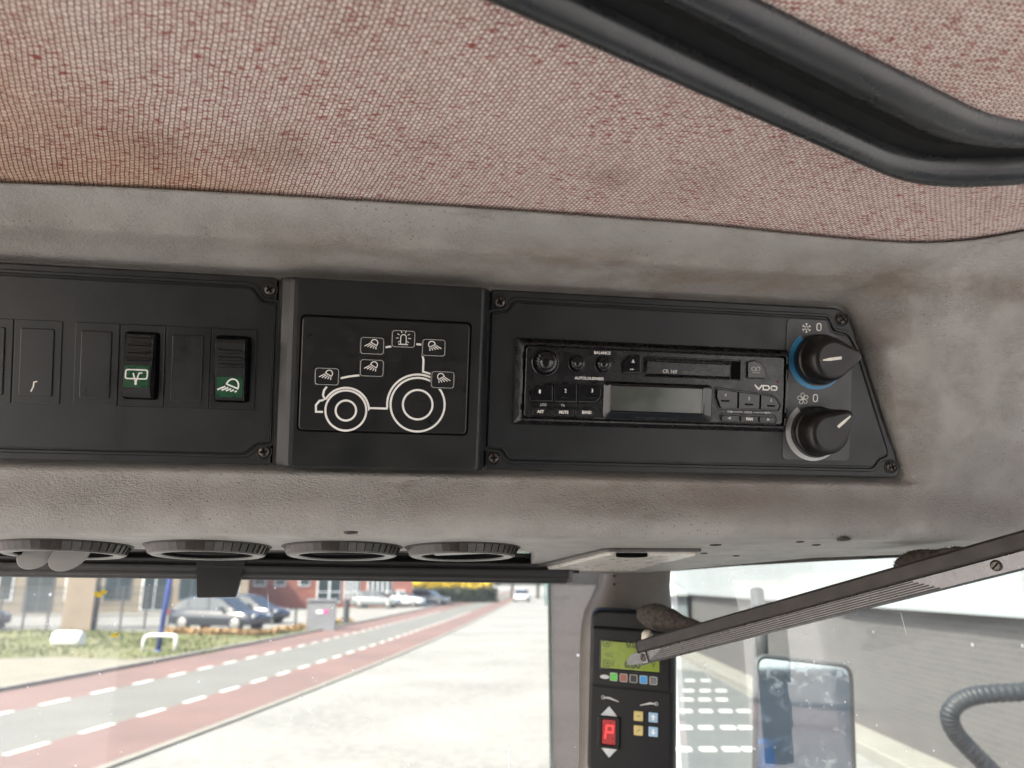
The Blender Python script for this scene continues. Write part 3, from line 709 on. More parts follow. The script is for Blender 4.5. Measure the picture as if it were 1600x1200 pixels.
# cassette door
x0, y1 = rc7(350, 78); x1, y0 = rc7(1160, 318); y0 += .0022; y1 -= .0006
g = G(); o = rrect(x0, y0, x1, y1, .0006, 3); i = rrect(x0+.0006, y0+.0004, x1-.0006, y1-.0004, .0005, 3); g.ringplate(o, i, RZ-.0002, RZ+.0006, .0002); sl = ra.part('cassette_slot', g, GLOSS)
g = G(); ym = (y0+y1)/2; xr = x1-.008
g.rings([[(x, y, zz) for x, y in ((x0+.0008, y0+.0006), (xr, y0+.0006), (xr, y1-.0008), (x0+.0008, y1-.0008))] for zz in (RZ-.0001, RZ+.0008)] + [[(x0+.002, y0+.0022, RZ+.0026), (xr-.0012, y0+.0022, RZ+.0026), (xr-.0012, ym+.0030, RZ+.0028), (x0+.002, ym+.0030, RZ+.0028)]]); dr = ra.part('cassette_door', g, GLOSS)
g = G(); xa, xb = rc7(440, 150)[0], rc7(1010, 150)[0]; g.prism([(ym+.0034, RZ+.0018), (ym+.0046, RZ+.0018), (ym+.0044, RZ+.0032), (ym+.0036, RZ+.0033)], xa, xb, b=.0006); ra.part('door_lip', g, GLOSS, dr)
lettering(ra, 'CR 169', rc7(568, 215, RZ+.0027), .0098, RZ+.00285, PRINTG, dr, bold=.02); lettering(ra, 'STEREO CASSETTE DECK', rc7(800, 228, RZ+.0027), .0205, RZ+.00285, PRINTD, dr)
g = G(); g.plate(rrect(xr+.0006, y0+.0006, x1-.0008, y1-.0008, .0004, 2), RZ-.0002, RZ+.0001, .00005); ra.part('slot_floor', g, DEEP, sl)
# tape key
P = [rc7(*q) for q in ((1205, 268), (1350, 272), (1355, 215), (1320, 150), (1260, 125), (1205, 140))]; rim(P, [.001, .001, .003, .004, .003, .001])
b = rbutton('tape_button', P, [.001, .001, .003, .004, .003, .001], .0022); g = G(); zt = RZ+.0023
for k in range(2): c = rc7(1266+k*38, 193, zt); g.ribbon(circ(c[0], c[1], .0013, 14), .0003, zt, .00005, closed=True)
c, d = rc7(1255, 224, zt), rc7(1320, 226, zt); g.ribbon([c, d], .0003, zt, .00005); c, d = rc7(1268, 208, zt), rc7(1302, 209, zt); g.ribbon([c, d], .0003, zt, .00005); ra.part('symbol', g, PRINTG, b)
# maker's wordmark and standby light
g = G(); zv = RZ+.00003; lw = .00105
g.ribbon([rc7(1275, 326), rc7(1308, 364), rc7(1338, 330)], lw, zv); g.ribbon(rpoly([rc7(1346, 333), rc7(1346, 367), rc7(1388, 369), rc7(1400, 352), rc7(1388, 335)], [0, 0, .001, .001, .001], 3), lw*.85, zv, closed=True); g.ribbon(rpoly([rc7(1412, 337), rc7(1412, 370), rc7(1460, 372), rc7(1460, 339)], .0016, 4), lw*.85, zv, closed=True)
ra.part('wordmark', g, PRINT, fp)
c = rc7(1472, 302); g = G(); g.lathe([(.0009, 0), (.0008, .0005), (.0004, .0008)], 12, Matrix.Translation((c[0], c[1], RZ))); ra.part('indicator_light', g, mat('red_indicator', (.16, .01, .012), .3), fp)
# preset keys 1-3 and 4-6, lower key rows
def keyrow(polys, marks, letters, h=.0016, m_=None, size=.0018, style=PRINT):
    for P, st in zip(polys, letters):
        b = rbutton('preset_button' if st and st.isdigit() else 'function_button', P, .0007, h, m_ or PIANO)
        cx = sum(p[0] for p in P)/len(P); cyv = sum(p[1] for p in P)/len(P)
        if st.isdigit():
            lettering(ra, st, (cx, cyv+.0016), .0013, RZ+h, style, b, height=.0024, name='numeral', bold=.02)
            g = G(); g.prism([(-.0006, 0), (.0006, 0), (.0001, .0006)], cx-.0028, cx+.0028, Matrix.Translation((0, cyv-.0024, RZ+h))); ra.part('key_ridge', g, PIANO, b)
        elif st in '<>':
            sg = -1 if st == '<' else 1; g = G(); q = .0012; g.add([(cx+sg*q, cyv, RZ+h+.0001), (cx-sg*q, cyv+.0011, RZ+h+.0001), (cx-sg*q, cyv-.0011, RZ+h+.0001)], [(0, 1, 2)]); ra.part('symbol', g, PRINTG, b, nofix=True)
        else: lettering(ra, st, (cx, cyv), .0046 if len(st) == 3 else (.0062 if st == 'MUTE' else .0062), RZ+h, PRINT, b, height=.0021, bold=.03)
A = lambda L: [rc3(*q) for q in L]; B_ = lambda L: [rc7(*q) for q in L]
keyrow([A([(375, 800), (526, 802), (528, 692), (455, 702), (385, 745), (368, 775)]), A([(534, 803), (688, 806), (690, 690), (536, 690)]), A([(696, 806), (815, 808), (850, 770), (850, 720), (828, 686), (698, 689)])], 0, ['1', '2', '3'])
rim(A([(368, 806), (820, 813), (856, 770), (856, 715), (830, 680), (620, 684), (450, 696), (380, 740), (362, 780)]), .001)
keyrow([A([(392, 893), (526, 896), (526, 848), (400, 846), (386, 865)]), A([(534, 897), (668, 899), (668, 852), (534, 849)]), A([(676, 899), (790, 902), (806, 880), (800, 860), (785, 856), (676, 853)])], 0, ['AST', 'MUTE', 'BAND'], h=.0011, m_=GLOSS)
rim(A([(385, 900), (795, 908), (812, 880), (800, 850), (395, 840), (378, 865)]), .001)
lettering(ra, 'LOC', rc3(468, 825), .0040, RZ, PRINTG, fp, bold=.02); lettering(ra, 'TA', rc3(598, 829), .0026, RZ, PRINTG, fp, bold=.02)
keyrow([B_([(985, 520), (1122, 522), (1124, 385), (1000, 365), (955, 362), (952, 430)]), B_([(1132, 524), (1305, 528), (1308, 405), (1134, 386)]), B_([(1315, 530), (1462, 532), (1478, 500), (1450, 450), (1400, 420), (1318, 407)])], 0, ['4', '5', '6'], style=PRINTG)
rim(B_([(975, 530), (1468, 540), (1486, 500), (1455, 440), (1400, 410), (1130, 376), (948, 350), (944, 430)]), .001)
keyrow([B_([(1000, 628), (1142, 632), (1144, 582), (1005, 576), (988, 600)]), B_([(1152, 633), (1300, 637), (1300, 588), (1152, 583)]), B_([(1308, 638), (1432, 640), (1448, 618), (1435, 594), (1308, 590)])], 0, ['<', 'MAN', '>'], h=.0011, m_=GLOSS)
rim(B_([(995, 636), (1440, 650), (1456, 618), (1440, 584), (1000, 568), (980, 600)]), .001)
lettering(ra, 'HR', rc7(1060, 550), .0022, RZ, PRINTG, fp, bold=.02); lettering(ra, 'CLOCK', rc7(1222, 555), .0058, RZ, PRINTG, fp, bold=.02); lettering(ra, 'MIN', rc7(1390, 560), .0030, RZ, PRINTG, fp, bold=.02)
g = G(); g.ribbon([rc7(1095, 552), rc7(1180, 554)], .0003, RZ+.00002); g.ribbon([rc7(1265, 557), rc7(1355, 559)], .0003, RZ+.00002)
for x, y, sg in ((1085, 552, 1), (1360, 559, -1)):
    c = rc7(x, y); g.add([(c[0]+sg*.0009, c[1], RZ+.0001), (c[0]-sg*.0009, c[1]+.0009, RZ+.0001), (c[0]-sg*.0009, c[1]-.0009, RZ+.0001)], [(0, 1, 2)])
ra.part('clock_marks', g, PRINTG, fp)
# display
x0, y1 = rc7(72, 335); x1, y0 = rc7(815, 562); ox0, oy0 = rc7(5, 618)[0], rc7(450, 622)[1]; ox1, oy1 = rc7(915, 460)[0], rc7(450, 312)[1]
mid = ((x0+x1)/2, (y0+y1)/2)
RR = lambda d, r: rrect(x0-d, y0-d, x1+d, y1+d, r, 5)
o = rrect(ox0, oy0, ox1, oy1, .0035, 5)
g = G(); g.rings([z(o, RZ-.0002), z(o, RZ+.0010), z(offset(o, .0006), RZ+.0016), z(RR(.0016, .0012), RZ+.0042), z(RR(.0008, .0008), RZ+.0047), z(RR(.0001, .0004), RZ+.0040), z(RR(.0001, .0004), RZ+.002)], cap1=False); db = ra.part('display_bezel', g, PIANO)
g = G(); g.plate([(x0-.0002, y0-.0002), (x1+.0002, y0-.0002), (x1+.0002, y1+.0002), (x0-.0002, y1+.0002)], RZ, RZ+.0036, .0001); ra.part('display', g, LCDG, db)
lettering(ra, 'BEST QUALITY RECEPTION', rc7(458, 603, RZ+.0015), .0280, RZ+.0022, PRINTD, db, height=.0010)

# ================================================================== AIR VENTS under the console
def make_vent():
    t = Thing('air_vent', 'x', 'vent', MB, (0, 0, 0), 'round air vents in a row under the console')
    Rv = .0395; hgt = .0060; n = 42
    g = G(); g.lathe([(Rv+.0022, -.0004), (Rv+.0022, .0006), (Rv-.001, .0008)], 48, cap1=False); t.part('collar', g, SEAL)
    seg = None                                         # knurled outer ring: one facet per segment
    for k in range(n):
        if seg is None:
            a = pi/n*.96; g = G(); r0, r1, i = Rv, Rv-.0022, Rv-.006
            g.add([(r0*cos(-a), r0*sin(-a), .0009), ((r0+.0009)*cos(a), (r0+.0009)*sin(a), .0009), (r1*cos(-a), r1*sin(-a), hgt), ((r1+.0007)*cos(a), (r1+.0007)*sin(a), hgt), (i*cos(a), i*sin(a), .0009), (i*cos(-a), i*sin(-a), .0009), (i*cos(a), i*sin(a), hgt), (i*cos(-a), i*sin(-a), hgt)],
                  [(0, 1, 3, 2), (0, 2, 7, 5), (1, 4, 6, 3), (2, 3, 6, 7), (0, 5, 4, 1)])
            o = t.part('grip_facet', g, VENTP); seg = o.data
        else: o = t.part('grip_facet', seg, VENTP)
        o.rotation_euler = (0, 0, 2*pi*k/n)
    g = G(); g.lathe([(Rv-.0030, hgt-.001), (Rv-.0028, hgt+.0005), (Rv-.0040, hgt+.0009), (Rv-.0090, hgt+.0006), (Rv-.0098, hgt-.0002)], 56, cap1=False); t.part('rim', g, VENTR)
    g = G(); g.lathe([(Rv-.0097, hgt-.0001), (Rv-.0115, .0030), (.004, .0012)], 40); t.part('throat', g, DEEP)
    return t, hgt, Rv
vent, VH, RV = make_vent()
cen = []
for i, (x0, x1, y) in enumerate([(-5, 207, 866), (226, 424, 867), (443, 627, 868), (638, 808, 869)]):
    cen.append(bp((x0+x1)/2, y, VH))
labels = ['round air vent with two flaps swung down, leftmost of the row', 'round air vent with dark closed louvres, second from the left', 'round air vent with dark louvres, third from the left', 'round air vent with one pale flap, rightmost of the row']
vents = [vent.o] + [copy_tree(vent.o) for _ in range(3)]
def flap(v, x, y, rx, rz, ry=0, L=.026, Wd=.0105, m_=VENTF):
    g = G(); P = [(Wd*cos(a)*(1 if True else 1), L/2+L/2*sin(a)*1.0) for a in [2*pi*k/28 for k in range(28)]]
    P = [(px_, max(.0, py_)) for px_, py_ in P]
    z_ = lambda Q, h: [(p[0], p[1], h) for p in Q]
    g.rings([z_(offset(P, .0004), -.0009), z_(P, -.0005), z_(P, .0005), z_(offset(P, .0004), .0009)], cap0=True)
    me = fix(g.mesh('flap')); me.materials.append(m_); o = bpy.data.objects.new('flap', me); COL.objects.link(o); o.parent = v
    o.location = (x, y, VH-.002); o.rotation_euler = (rx, ry, rz); return o
for v, c, lb in zip(vents, cen, labels):
    v.matrix_world = MB @ Matrix.Translation((c[0], c[1], .0)); v['label'] = lb
v = vents[0]
# leftmost: two oval flaps standing out below the rim
def flap_world(v, tip, root, wd, m_=VENTF):
    """An oval louvre from a point in the throat to its tip, given as sight lines at the vent's own depth."""
    Mi = v.matrix_world.inverted(); a = Mi @ root; b = Mi @ tip; d = b-a; L = d.length; d.normalize()
    view = (Mi.to_3x3() @ (CAM-tip)).normalized(); xax = d.cross(view).normalized(); zz = xax.cross(d)
    M = frame(xax, d, zz, a); P = [(wd*cos(t), L/2+L/2*sin(t)) for t in [2*pi*k/30 for k in range(30)]]
    z_ = lambda Q, h: [(p[0], p[1], h) for p in Q]
    g = G(); g.rings([z_(offset(P, .0005), -.0010), z_(P, -.0005), z_(P, .0005), z_(offset(P, .0005), .0010)], cap0=True, M=M)
    me = fix(g.mesh('flap')); me.materials.append(m_); o = bpy.data.objects.new('flap', me); COL.objects.link(o); o.parent = v; return o
dv = (v.matrix_world.translation-CAM).dot(FWD)
flap_world(v, dep(29, 883, dv), dep(88, 846, dv+.004), .0092); flap_world(v, dep(78, 886, dv), dep(140, 848, dv+.004), .0092)
for v, kk in ((vents[1], 0), (vents[2], 1), (vents[3], 2)):
    for j in range(2 if kk < 2 else 1):
        g = G(); P = circ(0, 0, .0215, 28); half = [p for p in P if p[1] >= -.001]; 
        g.plate(half, -.0006, .0006, .0003, Matrix.Translation((0, .0006 if j == 0 else -.0006, VH-.0016)) @ Matrix.Rotation(pi*j + .25*kk, 4, 'Z') @ Matrix.Rotation(-.03-.03*kk, 4, 'X'), True)
        me = fix(g.mesh('flap')); me.materials.append(VENTF if kk == 2 else DEEP); o = bpy.data.objects.new('flap', me); COL.objects.link(o); o.parent = v
# ================================================================== ROLLER BLIND
YB = .72
def at_y(px, py, Y):
    d = ray(px, py); return CAM + d*(Y/d.y)
a, b = at_y(-480, 872.5, YB), at_y(884, 892, YB)
d = (b-a); Lb = d.length; d.normalize(); Zb = Vector((0, 0, 1)); Zb = (Zb-d*Zb.dot(d)).normalized(); MBL = frame(d, d.cross(Zb)*-1, Zb, a)
MBL = frame(d, Zb.cross(d), Zb, a)
bl = Thing('roller_blind', 'black ribbed roller blind cassette along the top of the windscreen', 'blind', MBL, (Lb/2, 0, 0))
prof = []
for k in range(40):
    t = k/40*2*pi; r = .0092*(1+.10*(1 if k % 4 < 2 else 0)); prof.append((r*cos(t)*1.2, r*sin(t)*1.15))
g = G(); g.prism(prof, 0, Lb, b=.0003); bl.part('ribbed_roll', g, BLIND)
g = G(); g.box(0, Lb+.008, -.010, .016, .0112, .0150, b=.001); bl.part('cassette_top', g, BLIND)
g = G(); g.prism([(q[0]*.94, q[1]*.94) for q in prof], Lb, Lb+.0045, b=.001); ec = bl.part('end_cap', g, mat('end_cap_plastic', (.10, .095, .09), .4))
g = G(); g.box(Lb-.004, Lb+.016, -.008, .012, .004, .0088, b=.001); g.box(Lb+.004, Lb+.012, -.004, .006, -.002, .005, b=.001); bl.part('bracket', g, BLIND)
h = [hit(x, y, frame(d, Zb, Zb.cross(d)*-1, a + d.cross(Zb)*.009)) for x, y in ((305, 904), (382, 906), (369, 933), (309, 934))]
P = [(q.x, q.y) for q in h]; P = P[::-1]
g = G(); M = Matrix(((1, 0, 0, 0), (0, 0, 1, 0), (0, 1, 0, 0), (0, 0, 0, 1))); g.plate(rpoly([(P[0][0], P[0][1]), (P[1][0], P[1][1]), (P[2][0], .004), (P[3][0], .004)], [.002, .002, 0, 0], 3), -.012, -.006, .0012, Matrix(((1, 0, 0, 0), (0, 0, 1, 0), (0, 1, 0, 0), (0, 0, 0, 1))), True); bl.part('pull_tab', g, BLIND)
# dark header behind the vents that carries the blind
g = G(); hp = MB @ Vector((0, -.075, 0)); g.box(-.95, .10, .602, .79, CZ+.0265, CZ+.06)
single('windscreen_header', g, SEAL, label='dark header above the windscreen, behind the vents', cat='header', kind='structure')
# ================================================================== DOME LAMP
q = [bp(*p) for p in ((868, 874), (925, 857), (1062, 858), (1062, 873))]
x0, x1 = bp(880, 866)[0], bp(1061, 866)[0]; y1, y0 = bp(980, 856)[1], bp(980, 884)[1]
dl = Thing('dome_lamp', 'low translucent dome lamp under the console, right of the vents', 'lamp', MB, ((x0+x1)/2, (y0+y1)/2, 0))
g = G(); g.plate(rpoly([(x0-.006, y0), (x1, y0), (x1, y1), (x0+.020, y1)], [.006, .002, .002, .010], 5), -.001, .0026, .0010); dl.part('base', g, VENTR)
g = G(); g.plate(rpoly([(x0+.004, y0+.003), (x1-.003, y0+.003), (x1-.003, y1-.003), (x0+.022, y1-.003)], [.005, .002, .002, .008], 5), .0015, .0052, .0018); dl.part('lens', g, LENS)
c = bp(985, 868, .005); g = G(); g.plate([(c[0]+.012*cos(t), c[1]+.004+.012*sin(t)*.8) for t in [pi+pi*k/12 for k in range(13)]], .0035, .0062, .0004); dl.part('rocker', g, DEEP)

# ================================================================== WINDSCREEN PILLAR, GLASS
YP = .86
def loft_y(rows, Y, thick, name, m_, t):     # rows: (py, px_left, px_right); rounded section
    g = G(); R = []
    for py, xl, xr in rows:
        a, b = at_y(xl, py, Y), at_y(xr, py, Y); w = (b.x-a.x)/2; cx = (a.x+b.x)/2
        R.append([(cx+w*(abs(cos(s))**.6)*(1 if cos(s) > 0 else -1), Y+thick/2+thick/2*(abs(sin(s))**.6)*(1 if sin(s) > 0 else -1), a.z) for s in [2*pi*k/28 for k in range(28)]])
    g.rings(R, cap0=True, cap1=True, smooth=True); return t.part(name, g, m_)
pil = Thing('windscreen_pillar', 'brown-grey plastic corner pillar behind the monitor', 'pillar', at=at_y(990, 1100, YP))
rows = [(868, 938, 1060), (880, 944, 1057), (895, 946, 1056), (915, 943, 1055), (935, 934, 1056), (955, 924, 1058), (985, 918, 1060), (1040, 916, 1061), (1120, 916, 1062), (1250, 915, 1064), (1700, 912, 1070)]
loft_y(rows, YP, .05, 'cover', PILLAR, pil)
for x, y in ((960, 900), (960, 913)):
    p = at_y(x, y, YP-.0006); g = G(); g.lathe([(.0012, -.002), (.0012, .0008)], 10, frame(Vector((1, 0, 0)), Vector((0, 0, 1)), Vector((0, -1, 0)), p)); pil.part('pin_hole', g, DEEP)
# windscreen: one curved pane, and the dusty wrap-round corner pane
WG = make_glass('windscreen_glass', .075, 1.0, (.415, .43, .40), seed=1)
CG = make_glass('dusty_corner_glass', .30, 1.3, (.13, .125, .12), (.24, .21, .185), seed=5, patch=.22)
SG = make_glass('side_glass', .05, .8, (.37, .405, .39), seed=9, refl=.005)
YW = .90
xr = at_y(859, 1000, YW).x; xp = at_y(985, 1000, YW).x
ws = Thing('windscreen', 'large dusty front windscreen with specks and scratches', 'windscreen', at=(-.3, YW, 1.2))
g = G(); z0, z1 = .95, CZ+.045
def zt(k): return z0+(z1-z0)*k/8
g.rings([[(-.95+(xr+.95)*i/12, YW+.0-.05*((i-7)/12)**2+.05*(5/12)**2, zt(k)) for i in range(13)] for k in range(9)], cap1=False, closed=False, smooth=True); ws.part('pane', g, WG)
g = G(); g.box(xr-.0012, xr+.0012, YW-.004, YW+.004, z0, z1); ws.part('pane_edge', g, mat('pane_edge_green', (.20, .26, .24), .3))
cw = Thing('corner_glass', 'narrow dusty glass strip between windscreen and pillar', 'window', at=((xr+xp)/2, YW, 1.2))
g = G(); g.rings([[(xr+.0015+(xp-xr)*i/5, YW-.030*(i/5)**2, zt(k)) for i in range(6)] for k in range(9)], cap1=False, closed=False, smooth=True); cw.part('pane', g, CG)
# side window to the right of the pillar
A_, B2 = at_y(1052, 950, .90), Vector((.55, .29, CZ))
sw = Thing('side_window', 'right side cab window with faint streaks, beside the pillar', 'window', at=(A_.x, A_.y, 1.2))
g = G(); zt2 = [.95+(CZ+.06-.95)*k/6 for k in range(7)]
g.rings([[(A_.x+(B2.x-A_.x)*i/6, A_.y+(B2.y-A_.y)*i/6, z_) for i in range(7)] for z_ in zt2], cap1=False, closed=False); sw.part('pane', g, SG)
hd = [dep(1045, 884, .86), dep(1150, 875, .79), dep(1290, 866, .72), dep(1420, 859, .66), dep(1600, 850, .59), dep(1750, 842, .54)]
g = G(); R = []
for p in hd: R.append([(p.x, p.y, p.z-.006), (p.x+.004, p.y+.012, p.z-.006), (p.x+.004, p.y+.012, p.z+.03), (p.x-.006, p.y-.006, p.z+.03), (p.x-.003, p.y-.003, p.z)])
g.rings(R, cap0=True, cap1=True); sw.part('header_seal', g, SEAL)

# ================================================================== OPENING-WINDOW RAIL crossing to the pillar
A3, B3 = dep(1002, 1022, .70), dep(1590, 866, .45)
ax = (B3-A3); LR = ax.length; ax.normalize(); up3 = (UPV-ax*UPV.dot(ax)).normalized(); MR = frame(ax, up3, ax.cross(up3), A3)     # z towards the viewer
rl = Thing('window_rail', 'slanting ribbed aluminium window rail crossing in front of the monitor', 'rail', MR, (LR*.4, 0, 0))
g = G(); g.prism([(-.0092, -.004), (-.0092, .0030), (-.0078, .0045), (.0010, .0045), (.0020, .0030), (.0020, -.004)], 0, LR+.06, b=.0006); rl.part('aluminium_strip', g, ALU)
for k in range(6):
    y = -.0078+k*.0015; g = G(); g.prism([(y, .0040), (y+.0010, .0040), (y+.0009, .0050), (y+.0001, .0050)], .012+.004*k, LR-.05-.003*k); rl.part('rib', g, SEAL)
g = G(); g.prism([(.0018, -.006), (.0018, .0060), (.0030, .0072), (.0106, .0062), (.0120, .0040), (.0120, -.006)], .004, LR+.06, b=.001); rl.part('rubber_channel', g, SEAL)
g = G(); g.plate(rpoly([(-.015, -.0066), (.012, -.0088), (.012, .0012), (-.006, .0022), (-.016, -.0022)], [.002, .001, .001, .003, .003], 4), .0035, .0062, .0006, None, True); rl.part('end_plate', g, ALU)
for x in (.008, LR-.012):
    g = G(); g.lathe([(.0034, 0), (.0032, .0010), (.0020, .0014)], 18, Matrix.Translation((x, -.0030, .0062 if x < .1 else .0046))); s_ = rl.part('screw', g, SCREW)
    g = G(); g.box(-.0024, .0024, -.0004, .0004, .001, .0016, Matrix.Translation((x, -.0030, .0062 if x < .1 else .0046)) @ Matrix.Rotation(.5, 4, 'Z')); rl.part('slot', g, DEEP, s_)
def foam(name, label, px, py, k, lx, ly, lz, rot, seed):
    rnd = random.Random(seed); g = G(); R = []; N = 22
    for i in range(15):
        t = i/14; s = sqrt(max(.02, 1-(2*t-1)**4)); s *= .55+.45*sin(pi*min(1, t*1.35+.12))
        R.append([((t-.5)*lx+rnd.uniform(-1, 1)*.0006, ly*s*cos(a)*(1 if cos(a) > 0 else .8)+rnd.uniform(-1, 1)*.0007, lz*s*sin(a)+rnd.uniform(-1, 1)*.0007) for a in [2*pi*q/N for q in range(N)]])
    g.rings(R, cap0=True, cap1=True, smooth=True)
    # loose fibres
    for _ in range(700):
        a = rnd.uniform(0, 2*pi); t = rnd.uniform(.03, .97); s = sqrt(max(.02, 1-(2*t-1)**4))*(.55+.45*sin(pi*min(1, t*1.35+.12))); p = Vector(((t-.5)*lx, ly*s*cos(a)*(1 if cos(a) > 0 else .8), lz*s*sin(a))); dn = Vector((rnd.uniform(-.4, .4), cos(a), sin(a))).normalized()
        q = p+dn*rnd.uniform(.0008, .0026); e = Vector((.00018, .00012, 0)); g.add([p-e, p+e, q], [(0, 1, 2)])
    M = MR.copy(); M.translation = dep(px, py, k); return single(name, g, FOAM, label, 'foam pad', 'foam pads on the window rail', F=M @ Matrix.Rotation(rot, 4, 'Z'))
foam('foam_pad', 'worn dark foam pad sitting over the monitor at the rail end', 1050, 972, .700, .088, .0135, .013, radians(-22), 3)
foam('foam_pad', 'frayed dark foam pad wedged under the console at the upper rail', 1452, 874, .545, .055, .0085, .010, radians(-2), 8)
c = dep(1011, 996, .695); g = G(); g.lathe([(.0040, -.006), (.0052, -.002), (.0050, .003), (.0030, .006)], 14, frame(RGT, FWD, UPV, c)); single('rubber_bumper', g, CREAM, 'small cream rubber bumper between foam pad and rail end', 'bumper', F=Matrix.Identity(4))

# ================================================================== MONITOR on the pillar
MC = dep(985, 1075, .78); yw = radians(24)
nx = Vector((-sin(yw), -cos(yw), .0)).normalized(); zx = Vector((0, 0, 1)); xx = zx.cross(nx).normalized()
MM = frame(xx, zx, nx, MC) @ Matrix.Rotation(radians(-3.0), 4, 'Z')
mo = Thing('monitor', 'black monitor with green screen and red letter P on the pillar', 'monitor', MM, (0, 0, 0))
def mq(cx, cy, w=0.0):         # from the 821-px enlargement
    h = hit(860+cx/3.158, 820+cy/3.158, MM, w); return (h.x, h.y)
MD = .030
x0, x1 = mq(190, 800, .0)[0], mq(606, 800, .0)[0]; yt = mq(400, 425)[1]; yb = mq(400, 1260)[1]
g = G(); R = []
for zz, dx in ((-MD, -.001), (-.012, -.0015), (-.002, 0), (.0, .0012), (.0006, .0035)):
    R.append([(x, y, zz) for x, y in rpoly([(x0+dx, yb+dx), (x1-dx, yb+dx), (x1-dx, yt-dx), (x0+dx, yt-dx)], .012, 8)])
g.rings(R, cap0=True, cap1=True, smooth=True); mo.part('case', g, MONI)
g = G(); bx0, bx1 = mq(200, 650, .004)[0], mq(600, 650, .004)[0]; by1, by0 = mq(400, 512, .004)[1], mq(400, 815, .004)[1]
o = rrect(bx0, by0, bx1, by1, .004); g.rings([z(o, 0), z(o, .002), z(offset(o, .0010), .0040), z(offset(o, .003), .0046)]); mo.part('screen_hood', g, MONI)
SZ = .0046
lx0, ly1 = mq(252, 572, SZ); lx1, ly0 = mq(538, 728, SZ)
g = G(); g.plate(rrect(lx0-.0015, ly0-.0015, lx1+.0015, ly1+.0015, .001, 3), SZ-.001, SZ+.0004, .0003); mo.part('screen_frame', g, PIANO)
lcd = mat('green_lcd', (.150, .190, .026), .25, vscale=60, emit=((.34, .50, .02), .018)); INK = mat('lcd_ink', (.012, .018, .004), .4); INKF = mat('lcd_ink_faint', (.10, .15, .015), .4)
g = G(); g.plate(rrect(lx0, ly0, lx1, ly1, .0006, 2), SZ, SZ+.0008, .0001); sc_ = mo.part('screen', g, lcd)
zs = SZ+.0008
def mtxt(st, cx, cy, w_, h_, m_, par): 
    c = mq(cx, cy, zs); g = G(); v, f = text(st, c[0], c[1], w_, zs, height=h_, bold=.045); g.add(v, f); mo.part('lettering', g, m_, par, nofix=True)
mtxt('0.0', 400, 592, .0105, .0065, INK, sc_); mtxt('0.00', 405, 692, .0165, .0068, INK, sc_)
g = G()
for cx, cy in ((278, 586), (280, 684)):
    c = mq(cx, cy, zs); g.ribbon(rrect(c[0]-.0035, c[1]-.0028, c[0]+.0028, c[1]+.0028, .0006, 2), .0007, zs, closed=True); g.ribbon([(c[0]-.0015, c[1]), (c[0]+.0015, c[1])], .0012, zs)
c = mq(308, 582, zs); g.ribbon(arcp(c[0]-.002, c[1], .0022, -80, 80, 8), .0006, zs); c = mq(308, 684, zs); g.ribbon([(c[0], c[1]-.0026), (c[0], c[1]+.0026)], .0008, zs)
c = mq(290, 640, zs); g.ribbon([(c[0]-.004, c[1]+.0008), (c[0]+.003, c[1]+.0004)], .0006, zs); g.ribbon([(c[0]-.004, c[1]-.0012), (c[0]+.003, c[1]-.0016)], .0006, zs)
c = mq(508, 690, zs); g.ribbon([(c[0]-.002, c[1]+.002), (c[0], c[1]-.001), (c[0]+.002, c[1]+.002)], .0008, zs); g.ribbon([(c[0], c[1]-.001), (c[0], c[1]-.003)], .0008, zs)
mo.part('screen_symbols', g, INK, sc_)
g = G(); c = mq(268, 750, SZ); g.plate([(c[0]+.0048*cos(t), c[1]+.0020*sin(t)) for t in [2*pi*k/16 for k in range(16)]], SZ-.0002, SZ+.0004, .0001); mo.part('arrow_mark', g, SILVERP)
for cx, cy, col_, nm in ((313, 750, (.10, .50, .06), 'green'), (361, 755, (.28, .10, .07), 'brown'), (410, 759, (.015, .015, .015), 'black'), (459, 764, (.04, .28, .62), 'blue'), (508, 769, (.14, .14, .14), 'grey')):
    c = mq(cx, cy, SZ); g = G(); s_ = .0036; g.plate(rrect(c[0]-s_, c[1]-s_, c[0]+s_, c[1]+s_, .0008, 3), SZ-.0002, SZ+.0005, .0002); k_ = mo.part('colour_key', g, mat(nm+'_key', col_, .4), label='small %s square key below the screen' % nm)
    g = G(); g.ribbon(rrect(c[0]-s_, c[1]-s_, c[0]+s_, c[1]+s_, .0008, 3), .0005, SZ+.0005, closed=True); mo.part('key_outline', g, PRINTG, k_)
LZ = .0006
for cx, cy, sg in ((298, 860, 1), (482, 885, -1)):
    c = mq(cx, cy, LZ); g = G(); g.ribbon([(c[0]-sg*.008, c[1]+.0008), (c[0]-sg*.002, c[1]+.0010), (c[0]+sg*.008, c[1]-.0018)], .0014, LZ, taper=lambda t: .6+.8*sin(pi*t)); g.ribbon(circ(c[0]-sg*.008, c[1]+.001, .0016, 12), .0005, LZ, closed=True); mo.part('hitch_symbol', g, PRINTG)
for cy, sg in ((921, 1), (1122, -1)):
    c = mq(290, cy, LZ); g = G(); P = [(c[0]-.0095, c[1]-sg*.0050), (c[0]+.0095, c[1]-sg*.0050), (c[0], c[1]+sg*.0050)]; P = P if sg > 0 else P[::-1]; g.plate(P, LZ-.0003, LZ+.0007, .0003); mo.part('arrow_key', g, SILVERP)
c0, c1 = mq(232, 1095, LZ), mq(345, 948, LZ); g = G(); g.ringplate(rrect(c0[0], c0[1], c1[0], c1[1], .002), rrect(c0[0]+.0045, c0[1]+.0035, c1[0]-.0045, c1[1]-.0035, .0012), LZ-.0003, LZ+.0035, .001); rd = mo.part('letter_display_frame', g, MONI)
